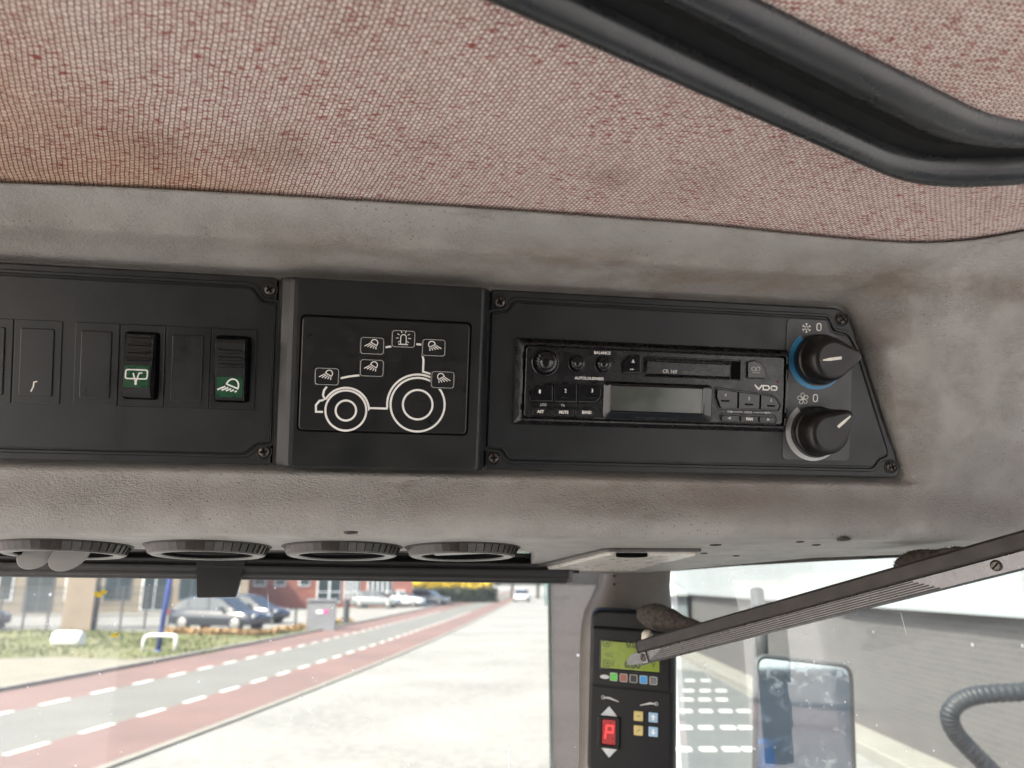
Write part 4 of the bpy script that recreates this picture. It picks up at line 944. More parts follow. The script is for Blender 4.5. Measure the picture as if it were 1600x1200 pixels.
g = G(); g.box(c0[0]+.004, c1[0]-.004, c0[1]+.003, c1[1]-.003, LZ-.0002, LZ+.0012); ld = mo.part('letter_display', g, mat('red_display', (.12, .003, .003), .3, emit=((.6, .0, .0), .045)))
c = mq(290, 1024, LZ+.0013); g = G(); zz = LZ+.0014; a_, h_ = .0032, .0062; sl_ = .0009
g.ribbon([(c[0]-a_-sl_, c[1]-h_), (c[0]-a_+sl_*.7, c[1]+h_), (c[0]+a_+sl_, c[1]+h_), (c[0]+a_+sl_*.3, c[1]+.0002), (c[0]-a_, c[1]+.0002)], .0017, zz); mo.part('letter', g, mat('red_segments', (.8, .02, .02), .4, emit=((1, .05, .05), .16)), rd)
for cx, cy, col_, lb in ((435, 943, (.55, .44, .16), 'yellow key with dash'), (508, 950, (.28, .44, .58), 'pale blue key with up arrow'), (435, 1014, (.55, .44, .16), 'yellow key with slash'), (508, 1020, (.28, .44, .58), 'pale blue key with down arrow')):
    c = mq(cx, cy, LZ); g = G(); s_ = .0046; g.plate(rrect(c[0]-s_, c[1]-s_, c[0]+s_, c[1]+s_, .0009, 3), LZ-.0002, LZ+.0016, .0005); k_ = mo.part('key', g, MATS.get('key_%d' % (cx > 450)) or mat('key_%d' % (cx > 450), col_, .4), label=lb)
    g = G(); zz = LZ+.00165
    if cx > 450:
        sg = 1 if cy < 1000 else -1; g.ribbon([(c[0], c[1]-.0026*sg), (c[0], c[1]+.0004*sg)], .0016, zz); g.add([(c[0]-.0024, c[1]+.0002*sg, zz+.0001), (c[0]+.0024, c[1]+.0002*sg, zz+.0001), (c[0], c[1]+.003*sg, zz+.0001)], [(0, 1, 2)]); mo.part('symbol', g, PRINT, k_, nofix=True)
    else: g.ribbon([(c[0]-.0016, c[1]-(.0012 if cy > 1000 else 0)), (c[0]+.0016, c[1]+(.0012 if cy > 1000 else 0))], .0006, zz); mo.part('symbol', g, INK, k_)

# ================================================================== OUTSIDE: ground, road, verge
def ground_mat(name, c1, c2, sc_, c3=None, rough=.85, bump=.3, fine=18):
    m = bpy.data.materials.new(name); m.use_nodes = True; n = NB(m); co = n.coord()
    c = n.mix(n.ramp(n.noise(sc_, co, 6, .65), [(.35, 0), (.68, 1)]), c1, c2)
    if c3: c = n.mix(n.ramp(n.noise(sc_*fine, co, 4, .7), [(.45, 0), (.66, .8)]), c, c3)
    n.link(c, n.b.inputs['Base Color']); n.b.inputs['Roughness'].default_value = rough
    n.link(n.bump(n.noise(sc_*40, co, 3), bump, .01), n.b.inputs['Normal']); return m
CONC = ground_mat('pale_concrete', (.215, .21, .198), (.135, .132, .124), .30, (.235, .23, .215))
ASPH = ground_mat('asphalt', (.128, .127, .115), (.100, .099, .089), .6, (.150, .147, .132), .8)
REDA = ground_mat('red_asphalt', (.165, .094, .081), (.112, .069, .060), .35, (.130, .090, .081), .8)
PAINT = ground_mat('road_paint', (.72, .72, .68), (.60, .60, .56), 3, (.5, .5, .47))
GRASSM = ground_mat('verge_soil', (.095, .105, .032), (.165, .145, .078), .5, (.07, .09, .022))
GRAV = ground_mat('sandy_paving', (.17, .155, .12), (.11, .10, .075), 1.2, (.25, .235, .19))
KERB = ground_mat('kerb_concrete', (.21, .20, .175), (.165, .158, .138), 2)
BLADE = mat('grass_blade', (.085, .105, .024), .7, vscale=1.5, var=.5)
g = G(); g.add([(-900, -300, 0), (900, -300, 0), (900, 1500, 0), (-900, 1500, 0)], [(0, 1, 2, 3)])
single('ground', g, CONC, 'pale sunlit concrete forecourt and ground beyond', 'ground', kind='structure')
AZ = radians(10.7); AL = Vector((sin(AZ), cos(AZ), 0)); LA = Vector((cos(AZ), -sin(AZ), 0))
def cur(s): return 1.15*(1-exp(-max(0, s-10)/16)) if s > 10 else (s-10)*.072
def rd_pt(s, l, zz=0.0):
    P = AL*s + LA*(l+cur(s)); return (P.x, P.y, zz)
SS = [-12, -4, 2, 6, 9, 11, 13, 15, 17, 20, 23, 27, 32, 38, 46, 56, 70, 90, 120, 170, 260]
def strip(l0, l1, zz, S=SS):
    g = G(); g.rings([[rd_pt(s, l0, zz), rd_pt(s, l1, zz)] for s in S], cap1=False, closed=False); return g
road = single('road', strip(-9.25, -6.85, .010), ASPH, 'grey asphalt road between two red cycle lanes', 'road', kind='structure')
single('cycle_lane', strip(-6.85, -5.22, .0095), REDA, 'red asphalt cycle lane nearest the forecourt', 'cycle lane', kind='structure')
single('cycle_lane', strip(-11.25, -9.25, .0095), REDA, 'red asphalt cycle lane along the grass verge', 'cycle lane', kind='structure')
def dash_row(l, s0, s1, first, step=1.47):
    dm = None; s = first
    while s < s1:
        P, Q = Vector(rd_pt(s, l)), Vector(rd_pt(s+.8, l)); e = (Q-P).normalized(); nn = Vector((-e.y, e.x, 0))*.052
        g = G(); c = (P+Q)/2; g.add([(P-nn-c)[:], (Q-nn-c)[:], (Q+nn-c)[:], (P+nn-c)[:]], [(0, 1, 2, 3)]); me = g.mesh('lane_dash'); me.materials.append(PAINT)
        o = bpy.data.objects.new('lane_dash', me); COL.objects.link(o); o.parent = road; o.matrix_world = Matrix.Translation((c.x, c.y, .0145)); s += step
road_inv = road.matrix_world.inverted()
dash_row(-9.27, 0, 62, 11.4); dash_row(-6.84, 0, 62, 7.35)
for o in road.children: o.matrix_parent_inverse = Matrix.Identity(4); o.location = o.location-road.location if False else (o.matrix_world.translation-road.matrix_world.translation)
g = strip(-5.22, -5.08, .03); single('kerb', g, KERB, 'flush grey kerb between red lane and forecourt', 'kerb', kind='structure')
g = G(); R = []
for s in SS: R.append([rd_pt(s, -11.25, 0), rd_pt(s, -11.25, .09), rd_pt(s, -11.42, .10), rd_pt(s, -11.42, 0)])
g.rings(R, cap1=False, closed=False); single('kerb', g, KERB, 'pale kerb between red lane and grass verge', 'kerb', kind='structure')
def poly_px(L, zz, name, m_, label, kind='structure', cat=None):
    P = [gz(x, y, zz) for x, y in L]; g = G(); g.add([p[:] for p in P], [tuple(range(len(P)))]); return single(name, g, m_, label, cat or name, kind=kind), P
poly_px([(-120, 1120), (0, 1084), (150, 1051), (290, 1025), (330, 1020), (200, 1024), (80, 1022), (-120, 1030)], .006, 'pavement', GRAV, 'sandy paved footpath beside the red lane')
vg, VP = poly_px([(-140, 1034), (80, 1026), (200, 1030), (330, 1021), (400, 1003), (480, 990), (555, 974), (550, 970), (470, 982), (380, 992), (270, 988), (130, 984), (-140, 986)], .012, 'verge', GRASSM, 'patchy yellow-green grass verge with bare soil', 'structure')
def inside(P, x, y):
    c = False
    for i in range(len(P)):
        a, b = P[i-1], P[i]
        if (a.y > y) != (b.y > y) and x < (b.x-a.x)*(y-a.y)/(b.y-a.y)+a.x: c = not c
    return c
rnd = random.Random(5); g = G(); xs = [p.x for p in VP]; ys = [p.y for p in VP]; n = 0
while n < 9000:
    x, y = rnd.uniform(min(xs), max(xs)), rnd.uniform(min(ys), max(ys))
    if not inside(VP, x, y): continue
    if sin(x*.9)*cos(y*.7)+rnd.uniform(-.9, .9) < -.1: n += 1; continue
    a = rnd.uniform(0, 6.28); h = rnd.uniform(.05, .17); w = .03; g.add([(x-w*cos(a), y-w*sin(a), .012), (x+w*cos(a), y+w*sin(a), .012), (x+rnd.uniform(-.06, .06), y+rnd.uniform(-.06, .06), h)], [(0, 1, 2)]); n += 1
single('grass', g, BLADE, 'short green grass tufts on the verge', 'grass', kind='stuff')
# white setts laid in rows in the forecourt paving by the wall
PAV = ground_mat('grey_paving', (.105, .110, .108), (.085, .09, .09), .7, (.125, .127, .125))
pv, _ = poly_px([(1056, 1045), (1100, 1050), (1178, 1092), (1330, 1215), (1040, 1215), (1050, 1100)], .006, 'paving', PAV, 'grey block paving with rows of white setts below the wall')
WP = None
for y, L in ((1064, (1078, 1103)), (1080, (1076, 1102, 1127)), (1094, (1074, 1101, 1128)), (1112, (1072, 1103, 1134, 1162)), (1138, (1070, 1103, 1138, 1165)), (1172, (1068, 1106, 1142, 1172))):
    for x in L:
        p = gz(x, y, 0)
        if WP is None:
            g = G(); g.plate(rrect(-.10, -.10, .10, .10, .01, 2), -.03, .006, .004); WP = g.mesh('white_sett'); WP.materials.append(PAINT)
        o = bpy.data.objects.new('white_sett', WP); COL.objects.link(o); o.parent = pv; o.location = (p.x-pv.location.x, p.y-pv.location.y, .012-.006+.0); o.rotation_euler = (0, 0, -AZ)

# ================================================================== OUTSIDE: wall building on the right
CLAD = ground_mat('white_cladding', (.30, .31, .315), (.27, .285, .29), .4, None, .5, .02)
BRICKG = bpy.data.materials.new('grey_brown_brick'); BRICKG.use_nodes = True
n = NB(BRICKG); br = n.new('ShaderNodeTexBrick'); x_, y_, z_ = n.sep(n.coord()); cb = n.new('ShaderNodeCombineXYZ'); n.link(y_, cb.inputs[0]); n.link(z_, cb.inputs[1])
br.inputs['Scale'].default_value = 1; br.inputs['Brick Width'].default_value = .22; br.inputs['Row Height'].default_value = .065; br.inputs['Mortar Size'].default_value = .006
br.inputs['Color1'].default_value = (.085, .076, .072, 1); br.inputs['Color2'].default_value = (.066, .062, .061, 1); br.inputs['Mortar'].default_value = (.11, .105, .10, 1); n.link(cb.outputs[0], br.inputs['Vector'])
n.link(n.mix(n.ramp(n.noise(.8, None, 4), [(.35, 0), (.7, .5)]), br.outputs['Color'], (.095, .086, .080)), n.b.inputs['Base Color']); n.b.inputs['Roughness'].default_value = .85
MW = frame(LA, AL, Vector((0, 0, 1)), Vector((0, 0, 0)))     # x lateral, y along the wall
wl = Thing('warehouse', 'long grey brick building with white panel cladding right of the road', 'building', MW, (4.5, 12, 0))
g = G(); g.box(4.5, 9, 2.5, 36, 0, 1.82); wl.part('brick_wall', g, BRICKG)
g = G(); g.box(4.36, 4.50, 2.5, 36, 1.80, 1.92, b=.01); wl.part('ledge', g, CLAD)
y = 2.5
while y < 35.9:
    g = G(); g.box(4.42, 9, y+.012, y+2.48, 1.925, 5.6, b=.006); wl.part('cladding_panel', g, CLAD); y += 2.5
g = G(); g.box(3.98, 4.5, 2.5, 36, 0, .16, b=.02); wl.part('plinth', g, KERB)
g = G(); g.box(4.30, 9.2, 2.3, 36.2, 5.61, 5.8, b=.02); wl.part('roof', g, ROOFM)
# lean-to with a sloping roof further along
ANX = mat('annex_cladding', (.13, .15, .16), .6, vscale=2)
an = Thing('lean_to', 'blue-grey lean-to with sloping roof at the far end of the white building', 'building', MW, (3.9, 31, 0))
g = G(); g.prism([(24.5, 0), (36, 0), (36, 2.95), (34, 2.85), (24.5, 1.75)], 3.75, 4.35); an.part('wall', g, ANX)
g = G(); g.prism([(24.3, 1.76), (34, 2.87), (36.2, 2.98), (36.2, 3.08), (34, 2.97), (24.3, 1.86)], 3.62, 4.345); an.part('roof', g, CLAD)
# building seen only in the wing mirror
rb = Thing('rear_building', 'grey shed behind the tractor, seen in the wing mirror', 'building', at=(4, -36, 0))
g = G(); g.box(-14, 24, -42, -36, 0, 4.3); rb.part('wall', g, mat('shed_wall', (.16, .18, .19), .7, vscale=1)); g = G(); g.box(-14.3, 24.3, -42.3, -35.7, 4.31, 4.5); rb.part('roof', g, ROOFM)

# ================================================================== WING MIRROR and tractor flank
ml, mr_ = dep(1175, 1110, 1.15), dep(1337, 1110, 1.15)
mn = Vector((sin(radians(190)), cos(radians(190)), .085)).normalized(); mx = Vector((0, 0, 1)).cross(mn).normalized(); my = mn.cross(mx)
MMI = frame(mx, my, mn, dep(1256, 1110, 1.15)) @ Matrix.Rotation(radians(-6.2), 4, 'Z'); hh = lambda x, y: hit(x, y, MMI)
xa, xb = hh(1178, 1110).x, hh(1336, 1110).x; yt_ = hh(1256, 1028).y; yb_ = yt_-.27
wm = Thing('wing_mirror', 'tall rectangular wing mirror with dark housing outside the side window', 'mirror', MMI, ((xa+xb)/2, (yt_+yb_)/2, 0))
o = rrect(xa, yb_, xb, yt_, .022, 7); g = G(); g.rings([z(offset(o, .02), -.045), z(offset(o, .006), -.030), z(o, -.008), z(offset(o, .0008), .0), z(offset(o, .003), .0022), z(offset(o, .0068), .0015), z(offset(o, .0075), -.001)], cap0=True, cap1=False, smooth=True); hs = wm.part('housing', g, mat('mirror_housing', (.060, .062, .064), .45, vscale=30))
MIR = bpy.data.materials.new('mirror_glass'); MIR.use_nodes = True; n = NB(MIR); n.b.inputs['Metallic'].default_value = 1
sp1 = n.math('MULTIPLY', n.ramp(n.vor(90), [(.10, 1), (.18, 0)]), n.ramp(n.noise(14), [(.45, 0), (.62, 1)])); dirt = n.math('MAXIMUM', sp1, n.ramp(n.noise(40, None, 5, .7), [(.50, 0), (.8, .5)]))
n.link(n.mix(dirt, (.86, .88, .87), (.55, .56, .55)), n.b.inputs['Base Color']); n.link(n.ramp(dirt, [(0, .03), (1, .6)]), n.b.inputs['Roughness'])
g = G(); g.plate(offset(o, .0072), -.004, -.0005, .0002); wm.part('mirror_glass', g, MIR)
g = G(); g.tube([(xa+.02, yt_-.03, -.03), (xa+.02, yt_+.035, -.04), (xa+.022, yt_+.10, -.07)], .011, 12); wm.part('arm', g, hs.data.materials[0])
BLUET = mat('blue_bodywork', (.015, .26, .80), .3, vscale=8)
tf = Thing('tractor_fender', 'blue rear fender of the tractor, seen in the wing mirror', 'fender', at=(.72, -1.3, .75))
def in_mirror(px, py, k):       # point k metres along the reflected sight line
    o_ = dep(px, py, 1.15); d_ = ray(px, py).normalized(); return o_ + (d_-2*d_.dot(mn)*mn)*k
fa, fb = in_mirror(1206, 1185, 2.6), in_mirror(1190, 1157, 2.6)
g = G(); g.box(fa.x-.40, fa.x, fa.y-.5, fa.y, .75, fb.z, b=.03); tf.part('panel', g, BLUET)

P = [dep(x, y, 1.75) for x, y in ((1720, 1078), (1640, 1080), (1580, 1082), (1530, 1086), (1500, 1096), (1484, 1116), (1490, 1140), (1510, 1165), (1545, 1200), (1590, 1245), (1650, 1300))]  # ribbed tube added in place of a dark curved reflection in the glass
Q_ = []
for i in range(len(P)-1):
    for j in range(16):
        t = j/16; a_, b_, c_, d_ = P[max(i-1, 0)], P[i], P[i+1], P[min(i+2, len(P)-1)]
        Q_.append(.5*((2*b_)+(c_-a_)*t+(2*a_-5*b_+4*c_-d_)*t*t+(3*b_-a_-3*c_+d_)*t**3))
g = G(); g.tube([p_[:] for p_ in Q_], lambda t: .0195+.0016*sin(t*2*pi*44), 14); single('reflection_tube', g, mat('reflection_tube_dark', (.012, .015, .018), .6, vscale=20), 'thick dark curved tube added for a reflection in the side window, right of the mirror', 'hose', F=Matrix.Identity(4))
# ================================================================== PARKED CARS
TYRE = mat('tyre', (.018, .018, .018), .8); RIMM = mat('wheel_rim', (.30, .30, .30), .35, metal=.7); CARGL = mat('car_glass', (.02, .028, .035), .06, spec=.9)
LMP = mat('head_lamp', (.6, .6, .58), .15); TAIL = mat('tail_lamp', (.30, .01, .01), .25)
def car(center, head, paint, label, L=4.7, Hc=1.52, fast=False):
    dx = Vector((head[0], head[1], 0)).normalized(); M = frame(dx, Vector((-dx.y, dx.x, 0)), Vector((0, 0, 1)), Vector((center[0], center[1], 0)))
    t = Thing('parked_car', label, 'car', M, (0, 0, 0), 'cars parked left of the road'); k = L/4.7
    # lower body lofted along its length: (x, half width, sill, belt)
    st = [(-2.35, .60, .42, .72), (-2.28, .80, .30, .92), (-2.0, .89, .24, .98), (-1.2, .92, .22, .98), (0, .92, .22, .95), (1.0, .92, .22, .92), (1.7, .90, .24, .86), (2.15, .82, .27, .76), (2.32, .66, .34, .64), (2.36, .50, .42, .56)]
    R = []
    for x, w, a, b in st:
        c = [(-w, a+.06), (-w*1.0, (a+b)/2), (-w*.97, b-.06), (-w*.86, b), (w*.86, b), (w*.97, b-.06), (w, (a+b)/2), (w, a+.06), (w*.85, a), (-w*.85, a)]
        R.append([(x*k, y, zz) for y, zz in c])
    g = G(); g.rings(R, cap0=True, cap1=True, smooth=True); body = t.part('body', g, paint)
    gh = [(-2.05, .74, .95, 1.0), (-1.75, .72, .95, Hc-.22), (-1.35, .68, .95, Hc-.06), (-.7, .66, .95, Hc), (0, .66, .94, Hc-.01), (.45, .67, .93, Hc-.10), (.95, .70, .91, 1.12), (1.25, .74, .89, .93)]
    g = G(); R = [[(x*k, y, zz) for y, zz in ((-w-.10, a), (-w, b-.05), (-w*.85, b), (w*.85, b), (w, b-.05), (w+.10, a))] for x, w, a, b in gh]; g.rings(R, cap0=True, cap1=True, smooth=False); t.part('glazing', g, CARGL)
    g = G(); R = [[(x*k, y, b+.012+dz) for y, dz in ((-w*.98, -.06), (-w*.84, 0), (w*.84, 0), (w*.98, -.06))] for x, w, a, b in gh[1:6]]; g.rings(R, cap1=False, closed=False, smooth=True); t.part('roof', g, paint)
    for sg in (-1, 1):
        for x, wd in ((-.15, .09), (1.1, .07), (-1.25, .09)):
            g = G(); hgt = Hc-.08 if x < .5 else 1.0
            g.add([((x-wd/2)*k, sg*.785, .94), ((x+wd/2)*k, sg*.785, .94), ((x+wd/2-.12)*k, sg*.70, min(hgt, Hc-.06)), ((x-wd/2-.12)*k, sg*.70, min(hgt, Hc-.06))], [(0, 1, 2, 3)])
            if x < .5: t.part('window_post', g, paint)
        g = G(); g.box(2.0*k, 2.26*k, sg*.58-.16, sg*.58+.16, .60, .74, b=.03); t.part('headlight', g, LMP)
        g = G(); g.box(-2.36*k, -2.18*k, sg*.62-.16, sg*.62+.16, .74, .90, b=.03); t.part('tail_light', g, TAIL)
        g = G(); g.box(.62*k, .80*k, sg*.92-.02, sg*.92+.16*sg if sg > 0 else sg*.92+.02, .95, 1.08) if sg > 0 else g.box(.62*k, .80*k, -1.08, -.90, .95, 1.08); t.part('door_mirror', g, paint)
        for x in (-1.40, 1.42):
            Mw = Matrix.Translation((x*k, sg*.80, .34)) @ Matrix.Rotation(-sg*pi/2, 4, 'X')
            g = G(); g.lathe([(.34, -.11), (.345, .10), (.30, .135), (.23, .13)], 22, Mw, cap0=True); w_ = t.part('wheel', g, TYRE)
            g = G(); g.lathe([(.235, .128), (.21, .142), (.06, .150), (.03, .15)], 20, Mw); t.part('rim', g, RIMM, w_)
            for q in range(5):
                g = G(); g.box(.06, .20, -.022, .022, .148, .158, Mw @ Matrix.Rotation(q*2*pi/5, 4, 'Z')); t.part('spoke', g, RIMM, w_)
    return t
pd = mat('car_paint_slate', (.014, .020, .030), .18, vscale=3, coat=.6); pw = mat('car_paint_white', (.62, .63, .63), .2, vscale=3, coat=.5); pb = mat('car_paint_navy', (.016, .022, .034), .2, vscale=3, coat=.6); pg_ = mat('car_paint_grey', (.16, .18, .19), .2, vscale=3, coat=.6)
dirc = (4.9, -2.3)
car((-8.1, 39.6), dirc, pd, 'slate blue coupe-roofed car parked behind the blue pole', 4.8, 1.56); car((-8.0, 46.2), dirc, pb, 'dark car behind the slate car, its nose showing', 4.6, 1.55)
car((-20.5, 42), dirc, pb, 'dark car at the far left behind the fence', 4.6)
p = gz(588, 950); car((p.x, p.y), (4, -1.2), pg_, 'blue-grey hatchback parked in front of the brick building', 4.4); p = gz(628, 948); car((p.x, p.y), (4, -1.2), pw, 'white car between two grey cars by the yellow shrubs', 4.4); p = gz(668, 946); car((p.x, p.y), (4, -1.2), pg_, 'grey-green car rightmost of the far parked cars', 4.5)
p = gz(815, 940); car((p.x, p.y), (-.2, -1), pw, 'pale car far down the road under the trees', 4.4)

# ================================================================== STREET THINGS, PLANTS, LEFT-HAND BUILDINGS
WHITEP = mat('white_enamel', (.72, .73, .73), .35, vscale=3); POLEB = mat('blue_enamel', (.03, .06, .24), .4, vscale=3)
p = gz(247, 1018); q = at_y(266, 905, p.y); dv_ = (q-p)
g = G(); g.tube([p[:], (p+dv_)[:], (p+dv_*3)[:]], .085, 12); g.lathe([(.14, 0), (.14, .03), (.09, .05)], 12, Matrix.Translation(p)); single('sign_pole', g, POLEB, 'dark blue leaning pole rising from the verge beside the white loop rail', 'pole')
p, q = gz(223, 1018), gz(249, 1019); e = (gz(272, 1016)-gz(223, 1018)); e = Vector((1.0, -.25, 0))
P = [p, p+Vector((0, 0, .36)), p+e*.06+Vector((0, 0, .46)), p+e*.16+Vector((0, 0, .50)), p+e*.95+Vector((0, 0, .50)), p+e*1.03+Vector((0, 0, .47)), p+e*1.05+Vector((0, 0, .40)), p+e*1.05]
g = G(); g.tube([v_[:] for v_ in P], .055, 12); single('loop_rail', g, WHITEP, 'white bent tube rail on the grass at the blue pole', 'rail')
p = gz(105, 1011); rt = Vector((1, -.15, 0)).normalized(); M = frame(rt, Vector((.15, 1, 0)).normalized(), Vector((0, 0, 1)), p)
g = G(); R = []
for x, s in ((-.50, .70), (-.47, .88), (-.40, .97), (-.25, 1), (.25, 1), (.40, .97), (.47, .88), (.50, .70)):
    R.append([(x, .26*s*cos(a)*(1.0), .27+.27*s*sin(a)*(1 if sin(a) > 0 else 1.0)) for a in [2*pi*k/20 for k in range(20)]])
g.rings(R, cap0=True, cap1=True, smooth=True, M=M); single('storage_drum', g, WHITEP, 'white rounded drum lying on the grass verge at left', 'drum')
p = gz(501, 985); cb_ = Thing('utility_cabinet', 'grey utility cabinet with pink logo beyond the cars', 'cabinet', at=p); CABM = mat('cabinet_grey', (.16, .165, .18), .5, vscale=2)
g = G(); g.box(p.x-.65, p.x+.65, p.y-.3, p.y+.3, 0, 1.32, b=.04); cb_.part('case', g, CABM); g = G(); g.box(p.x-.70, p.x+.70, p.y-.36, p.y+.36, 1.33, 1.42, b=.03); cb_.part('lid', g, CABM)
g = G(); g.lathe([(.12, 0), (.11, .012)], 14, frame(Vector((1, 0, 0)), Vector((0, 0, 1)), Vector((0, -1, 0)), p+Vector((.22, -.30, .85)))); cb_.part('logo', g, mat('pink_logo', (.40, .05, .22), .5)); g = G(); g.box(p.x-.22, p.x+.06, p.y-.306, p.y-.302, .78, .92); cb_.part('label_strip', g, WHITEP)
for (x, y, h, lb) in ((540, 976, 1.25, 'short dark post right of the grey cabinet'), (461, 978, .85, 'thin black post left of the grey cabinet')):
    p = gz(x, y); g = G(); r = .16 if x == 540 else .06; g.plate(circ(p.x, p.y, r, 12), 0, h, .02, None, True); g.plate(circ(p.x, p.y, r*1.15, 12), h+.001, h+.05, .01, None, True); single('bollard', g, mat('bollard_%d' % x, (.035, .04, .045), .5), lb, 'bollard')
LEAFY = [mat('yellow_blossom', (.62, .46, .02), .7, vscale=2, var=.3), mat('hedge_leaf', (.030, .045, .020), .8, vscale=2, var=.5), mat('dry_hedge', (.30, .19, .085), .8, vscale=2, var=.4), mat('tree_leaf', (.07, .10, .035), .8, vscale=2, var=.5)]
BARK = mat('bark', (.08, .065, .05), .9, vscale=6)
def clump(cx, cy, z0, rx, ry, rz, n, s, seed, box=False, M=None):
    r = random.Random(seed); g = G()
    for _ in range(n):
        if box: x, y, zz = r.uniform(-1, 1)*rx, r.uniform(-1, 1)*ry, r.uniform(0, 2)*rz*(.85+.15*sin(x*2.1)) if False else r.uniform(0, 2)*rz
        else:
            a, b = r.uniform(0, 6.283), math.acos(r.uniform(-1, 1)); q = r.uniform(.45, 1)**.5*(.8+.25*sin(a*3+seed)*cos(b*4)); x, y, zz = rx*q*sin(b)*cos(a), ry*q*sin(b)*sin(a), rz+rz*q*cos(b)
        u_ = Vector((r.gauss(0, 1), r.gauss(0, 1), r.gauss(0, 1))).normalized(); v_ = u_.orthogonal().normalized(); k = s*r.uniform(.6, 1.3); c = Vector((x, y, zz))
        if M: c = M @ c
        else: c += Vector((cx, cy, z0))
        g.add([(c-u_*k)[:], (c+v_*k*.6)[:], (c+u_*k)[:], (c-v_*k*.6)[:]], [(0, 1, 2, 3)])
    return g
# ochre dry hedge round the car park corner
a, b, c = gz(262, 990), gz(408, 994), gz(545, 972)
for k, (p, q, lb) in enumerate(((a, b, 'low ochre dry hedge in front of the slate car'), (b, c, 'low ochre dry hedge running up to the grey cabinet'))):
    d_ = q-p; L_ = d_.length; M = frame(d_.normalized(), Vector((-d_.y, d_.x, 0)).normalized(), Vector((0, 0, 1)), (p+q)/2); single('hedge', clump(0, 0, 0, L_/2, .3, .12, 1500, .08, k+1, True, M), LEAFY[2], lb, 'hedge', 'ochre hedges at the car park corner')
for k, (x, w, lb) in enumerate(((625, 1.5, 'small yellow flowering shrub beside the brick building'), (665, 2.2, 'yellow flowering shrub above the grey-green car'), (700, 2.4, 'yellow flowering shrub in the middle of the dark hedge'), (745, 2.8, 'yellow flowering shrub at the right end of the dark hedge'))):
    p = gz(x, 942); t = Thing('yellow_shrub', lb, 'shrub', at=p, group='yellow shrubs behind the dark hedge'); t.part('blossom', clump(p.x, p.y+2, 1.25, w, 1.2, .95, 1100, .16, 20+k), LEAFY[0]); g = G(); g.tube([(p.x, p.y+2, 0), (p.x+.1, p.y+2, 1), (p.x, p.y+2, 2)], .06, 6); t.part('stem', g, BARK)
p, q = gz(640, 943), gz(775, 941); d_ = q-p; single('hedge', clump(0, 0, 0, d_.length/2, .7, .82, 5000, .16, 40, True, frame(d_.normalized(), Vector((-d_.y, d_.x, 0)).normalized(), Vector((0, 0, 1)), (p+q)/2)), LEAFY[1], 'dark green hedge under the yellow shrubs', 'hedge')
for k, (x, Y, h, lb) in enumerate(((700, 125, 8, 'tall tree behind the yellow shrubs'), (765, 120, 7, 'tree between the dark hedge and the far road'), (800, 130, 9, 'tree straight behind the pale far car'), (840, 118, 8, 'tree at the right edge of the windscreen'), (600, 120, 9, 'tree behind the brick building corner'))):
    p = at_y(x, 912, Y); t = Thing('tree', lb, 'tree', at=(p.x, Y, 0), group='trees far down the road'); g = G(); g.tube([(p.x, Y, 0), (p.x+.1, Y, h*.35), (p.x, Y, h*.7)], lambda s: .22-.14*s, 8)
    for q in range(5): an_ = q*1.3+k; g.tube([(p.x, Y, h*(.25+.07*q)), (p.x+1.4*cos(an_), Y+1.4*sin(an_), h*(.45+.08*q))], lambda s: .08-.05*s, 6)
    t.part('trunk', g, BARK); t.part('crown', clump(p.x, Y, h*.16, h*.36, h*.36, h*.44, 1700, .26, 60+k), LEAFY[3])
p = gz(853, 946); g = G(); g.tube([p[:], (p.x, p.y, 5.5)], .10, 10); single('lamp_post', g, mat('teal_pole', (.10, .24, .25), .4), 'thin teal lamp post at the right edge of the windscreen', 'lamp post')
# brick building with white windows
RBR = mat('red_brick', (.27, .105, .080), .8, vscale=1.2, var=.2); PANE = mat('dark_pane', (.03, .045, .05), .08, spec=.8)
a, b = gz(380, 951), gz(642, 946); b = Vector((b.x, a.y+4, 0)); d_ = (b-a); Lb_ = d_.length; M = frame(d_.normalized(), Vector((0, 0, 1)), d_.normalized().cross(Vector((0, 0, 1))), a)
bb = Thing('brick_building', 'red brick building with tall white-framed windows behind the parked cars', 'building', M, (Lb_/2, 0, 0))
g = G(); g.box(0, Lb_, 0, 7, -9, 0); bb.part('wall', g, RBR); g = G(); g.box(-.2, Lb_+.2, 7.01, 7.3, -9.2, .2); bb.part('roof', g, ROOFM)
def bq(x): return hit(x, 920, M).x
for x0, x1, nx_ in ((466, 484, 1), (495, 533, 2), (538, 562, 4), (574, 612, 5), (395, 415, 1), (428, 446, 1)):
    X0, X1 = bq(x0), bq(x1); lo = .4 if x0 > 490 else 1.9; g = G(); g.box(X0, X1, lo, 3.2, -.2, .06, b=.02); w_ = bb.part('window', g, WHITEP); cw_ = (X1-X0)/nx_
    for i in range(nx_):
        for (ya, yb2) in ((lo+.12, 1.35), (1.45, 3.1)) if lo < 1 else ((lo+.12, 3.1),):
            g = G(); g.box(X0+i*cw_+.10, X0+(i+1)*cw_-.08, ya, yb2, .061, .075); bb.part('pane', g, PANE, w_)
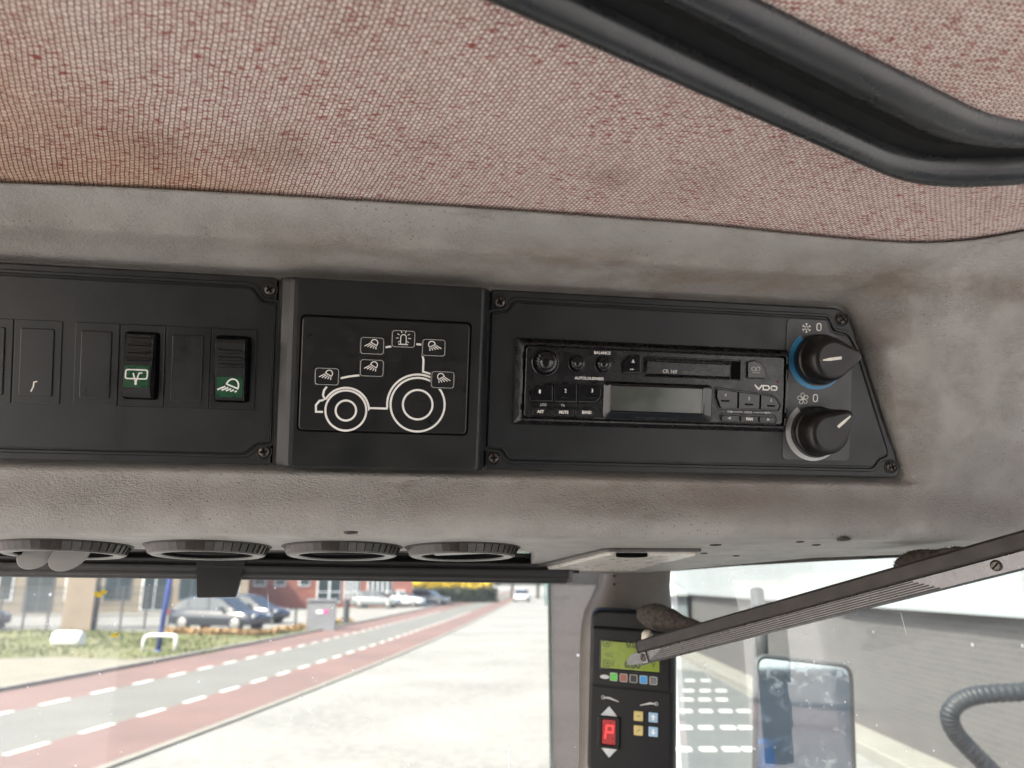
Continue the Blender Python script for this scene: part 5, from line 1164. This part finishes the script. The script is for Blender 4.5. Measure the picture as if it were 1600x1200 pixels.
# office building and fence on the far left
OFM = mat('beige_render', (.24, .20, .15), .8, vscale=1); OFD = mat('grey_frame', (.10, .11, .12), .5)
a, b = gz(-200, 962), gz(385, 955); b = Vector((b.x, b.y, 0)); a = Vector((a.x, a.y, 0)); d_ = b-a; Lo = d_.length; M = frame(d_.normalized(), Vector((0, 0, 1)), d_.normalized().cross(Vector((0, 0, 1))), a)
ob_ = Thing('office_building', 'beige office with dark glazing behind the fence at left', 'building', M, (Lo/2, 0, 0)); g = G(); g.box(0, Lo, 0, 6, -8, 0); ob_.part('wall', g, OFM); g = G(); g.box(-.2, Lo+.2, 6.01, 6.3, -8.2, .2); ob_.part('roof', g, ROOFM)
k = 0; x = 1.0
while x < Lo-1.8:
    g = G(); g.box(x, x+1.9, .9 if k % 3 else .1, 2.9, -.2, .05, b=.02); w_ = ob_.part('window', g, OFD if k % 2 else WHITEP); g = G(); g.box(x+.12, x+.90, 1.0 if k % 3 else .2, 2.8, .051, .07); ob_.part('pane', g, PANE, w_); g = G(); g.box(x+1.0, x+1.78, 1.0 if k % 3 else .2, 2.8, .051, .07); ob_.part('pane', g, PANE, w_); x += 2.6; k += 1
a, b = gz(-160, 985), gz(262, 984); d_ = b-a; Lf = d_.length; M = frame(d_.normalized(), Vector((0, 0, 1)), d_.normalized().cross(Vector((0, 0, 1))), a); FEN = mat('fence_steel', (.05, .055, .06), .5, vscale=3)
fe_ = Thing('fence', 'dark steel bar fence along the back of the verge', 'fence', M, (Lf/2, 0, 0)); nb = 11
for k in range(nb+1):
    g = G(); x = Lf*k/nb; g.box(x-.04, x+.04, 0, 2.0, -.04, .04, b=.01); fe_.part('post', g, FEN)
for y in (.15, .65, 1.15, 1.65, 1.95): g = G(); g.box(-.02, Lf+.02, y-.02, y+.02, -.062, -.042); fe_.part('rail', g, FEN)
bm_ = None
for k in range(nb*9):
    if k % 9 == 0: continue
    if bm_ is None: g = G(); g.box(-.010, .010, .1, 1.98, .042, .056); o = fe_.part('bar', g, FEN, loc=(0, 0, 0)); bm_ = o.data
    else: o = fe_.part('bar', bm_, FEN)
    o.location = (Lf*k/(nb*9)-Lf/2, 0, 0)
a, b = gz(106, 984), gz(149, 984); g = G(); g.box(a.x, b.x, a.y-.9, a.y-.2, 0, 3.2, b=.02); single('gate_pillar', g, mat('tan_masonry', (.21, .165, .125), .8, vscale=1.5), 'tan masonry gate pillar standing in front of the fence', 'pillar')
# little yellow blossoms stuck to the windscreen
PET = mat('petal', (.75, .58, .06), .6)
for x, y, s, lb in ((158, 927, .0052, 'larger yellow petal stuck to the windscreen, upper left'), (180, 992, .0032, 'small yellow petal stuck to the windscreen above the drum')):
    r = random.Random(x); g = G(); c = at_y(x, y, YW-.006)
    for k in range(5):
        a = r.uniform(0, 6.28); o_ = Vector((cos(a)*s*.7, -.001*k*.3, sin(a)*s*.4)); g.add([(c+o_+Vector((s*.7*cos(t), r.uniform(-.0008, .0008), s*.45*sin(t))))[:] for t in [2*pi*q/7 for q in range(7)]], [tuple(range(7))])
    single('petal', g, PET, lb, 'petal', 'yellow petals on the windscreen', F=Matrix.Identity(4))
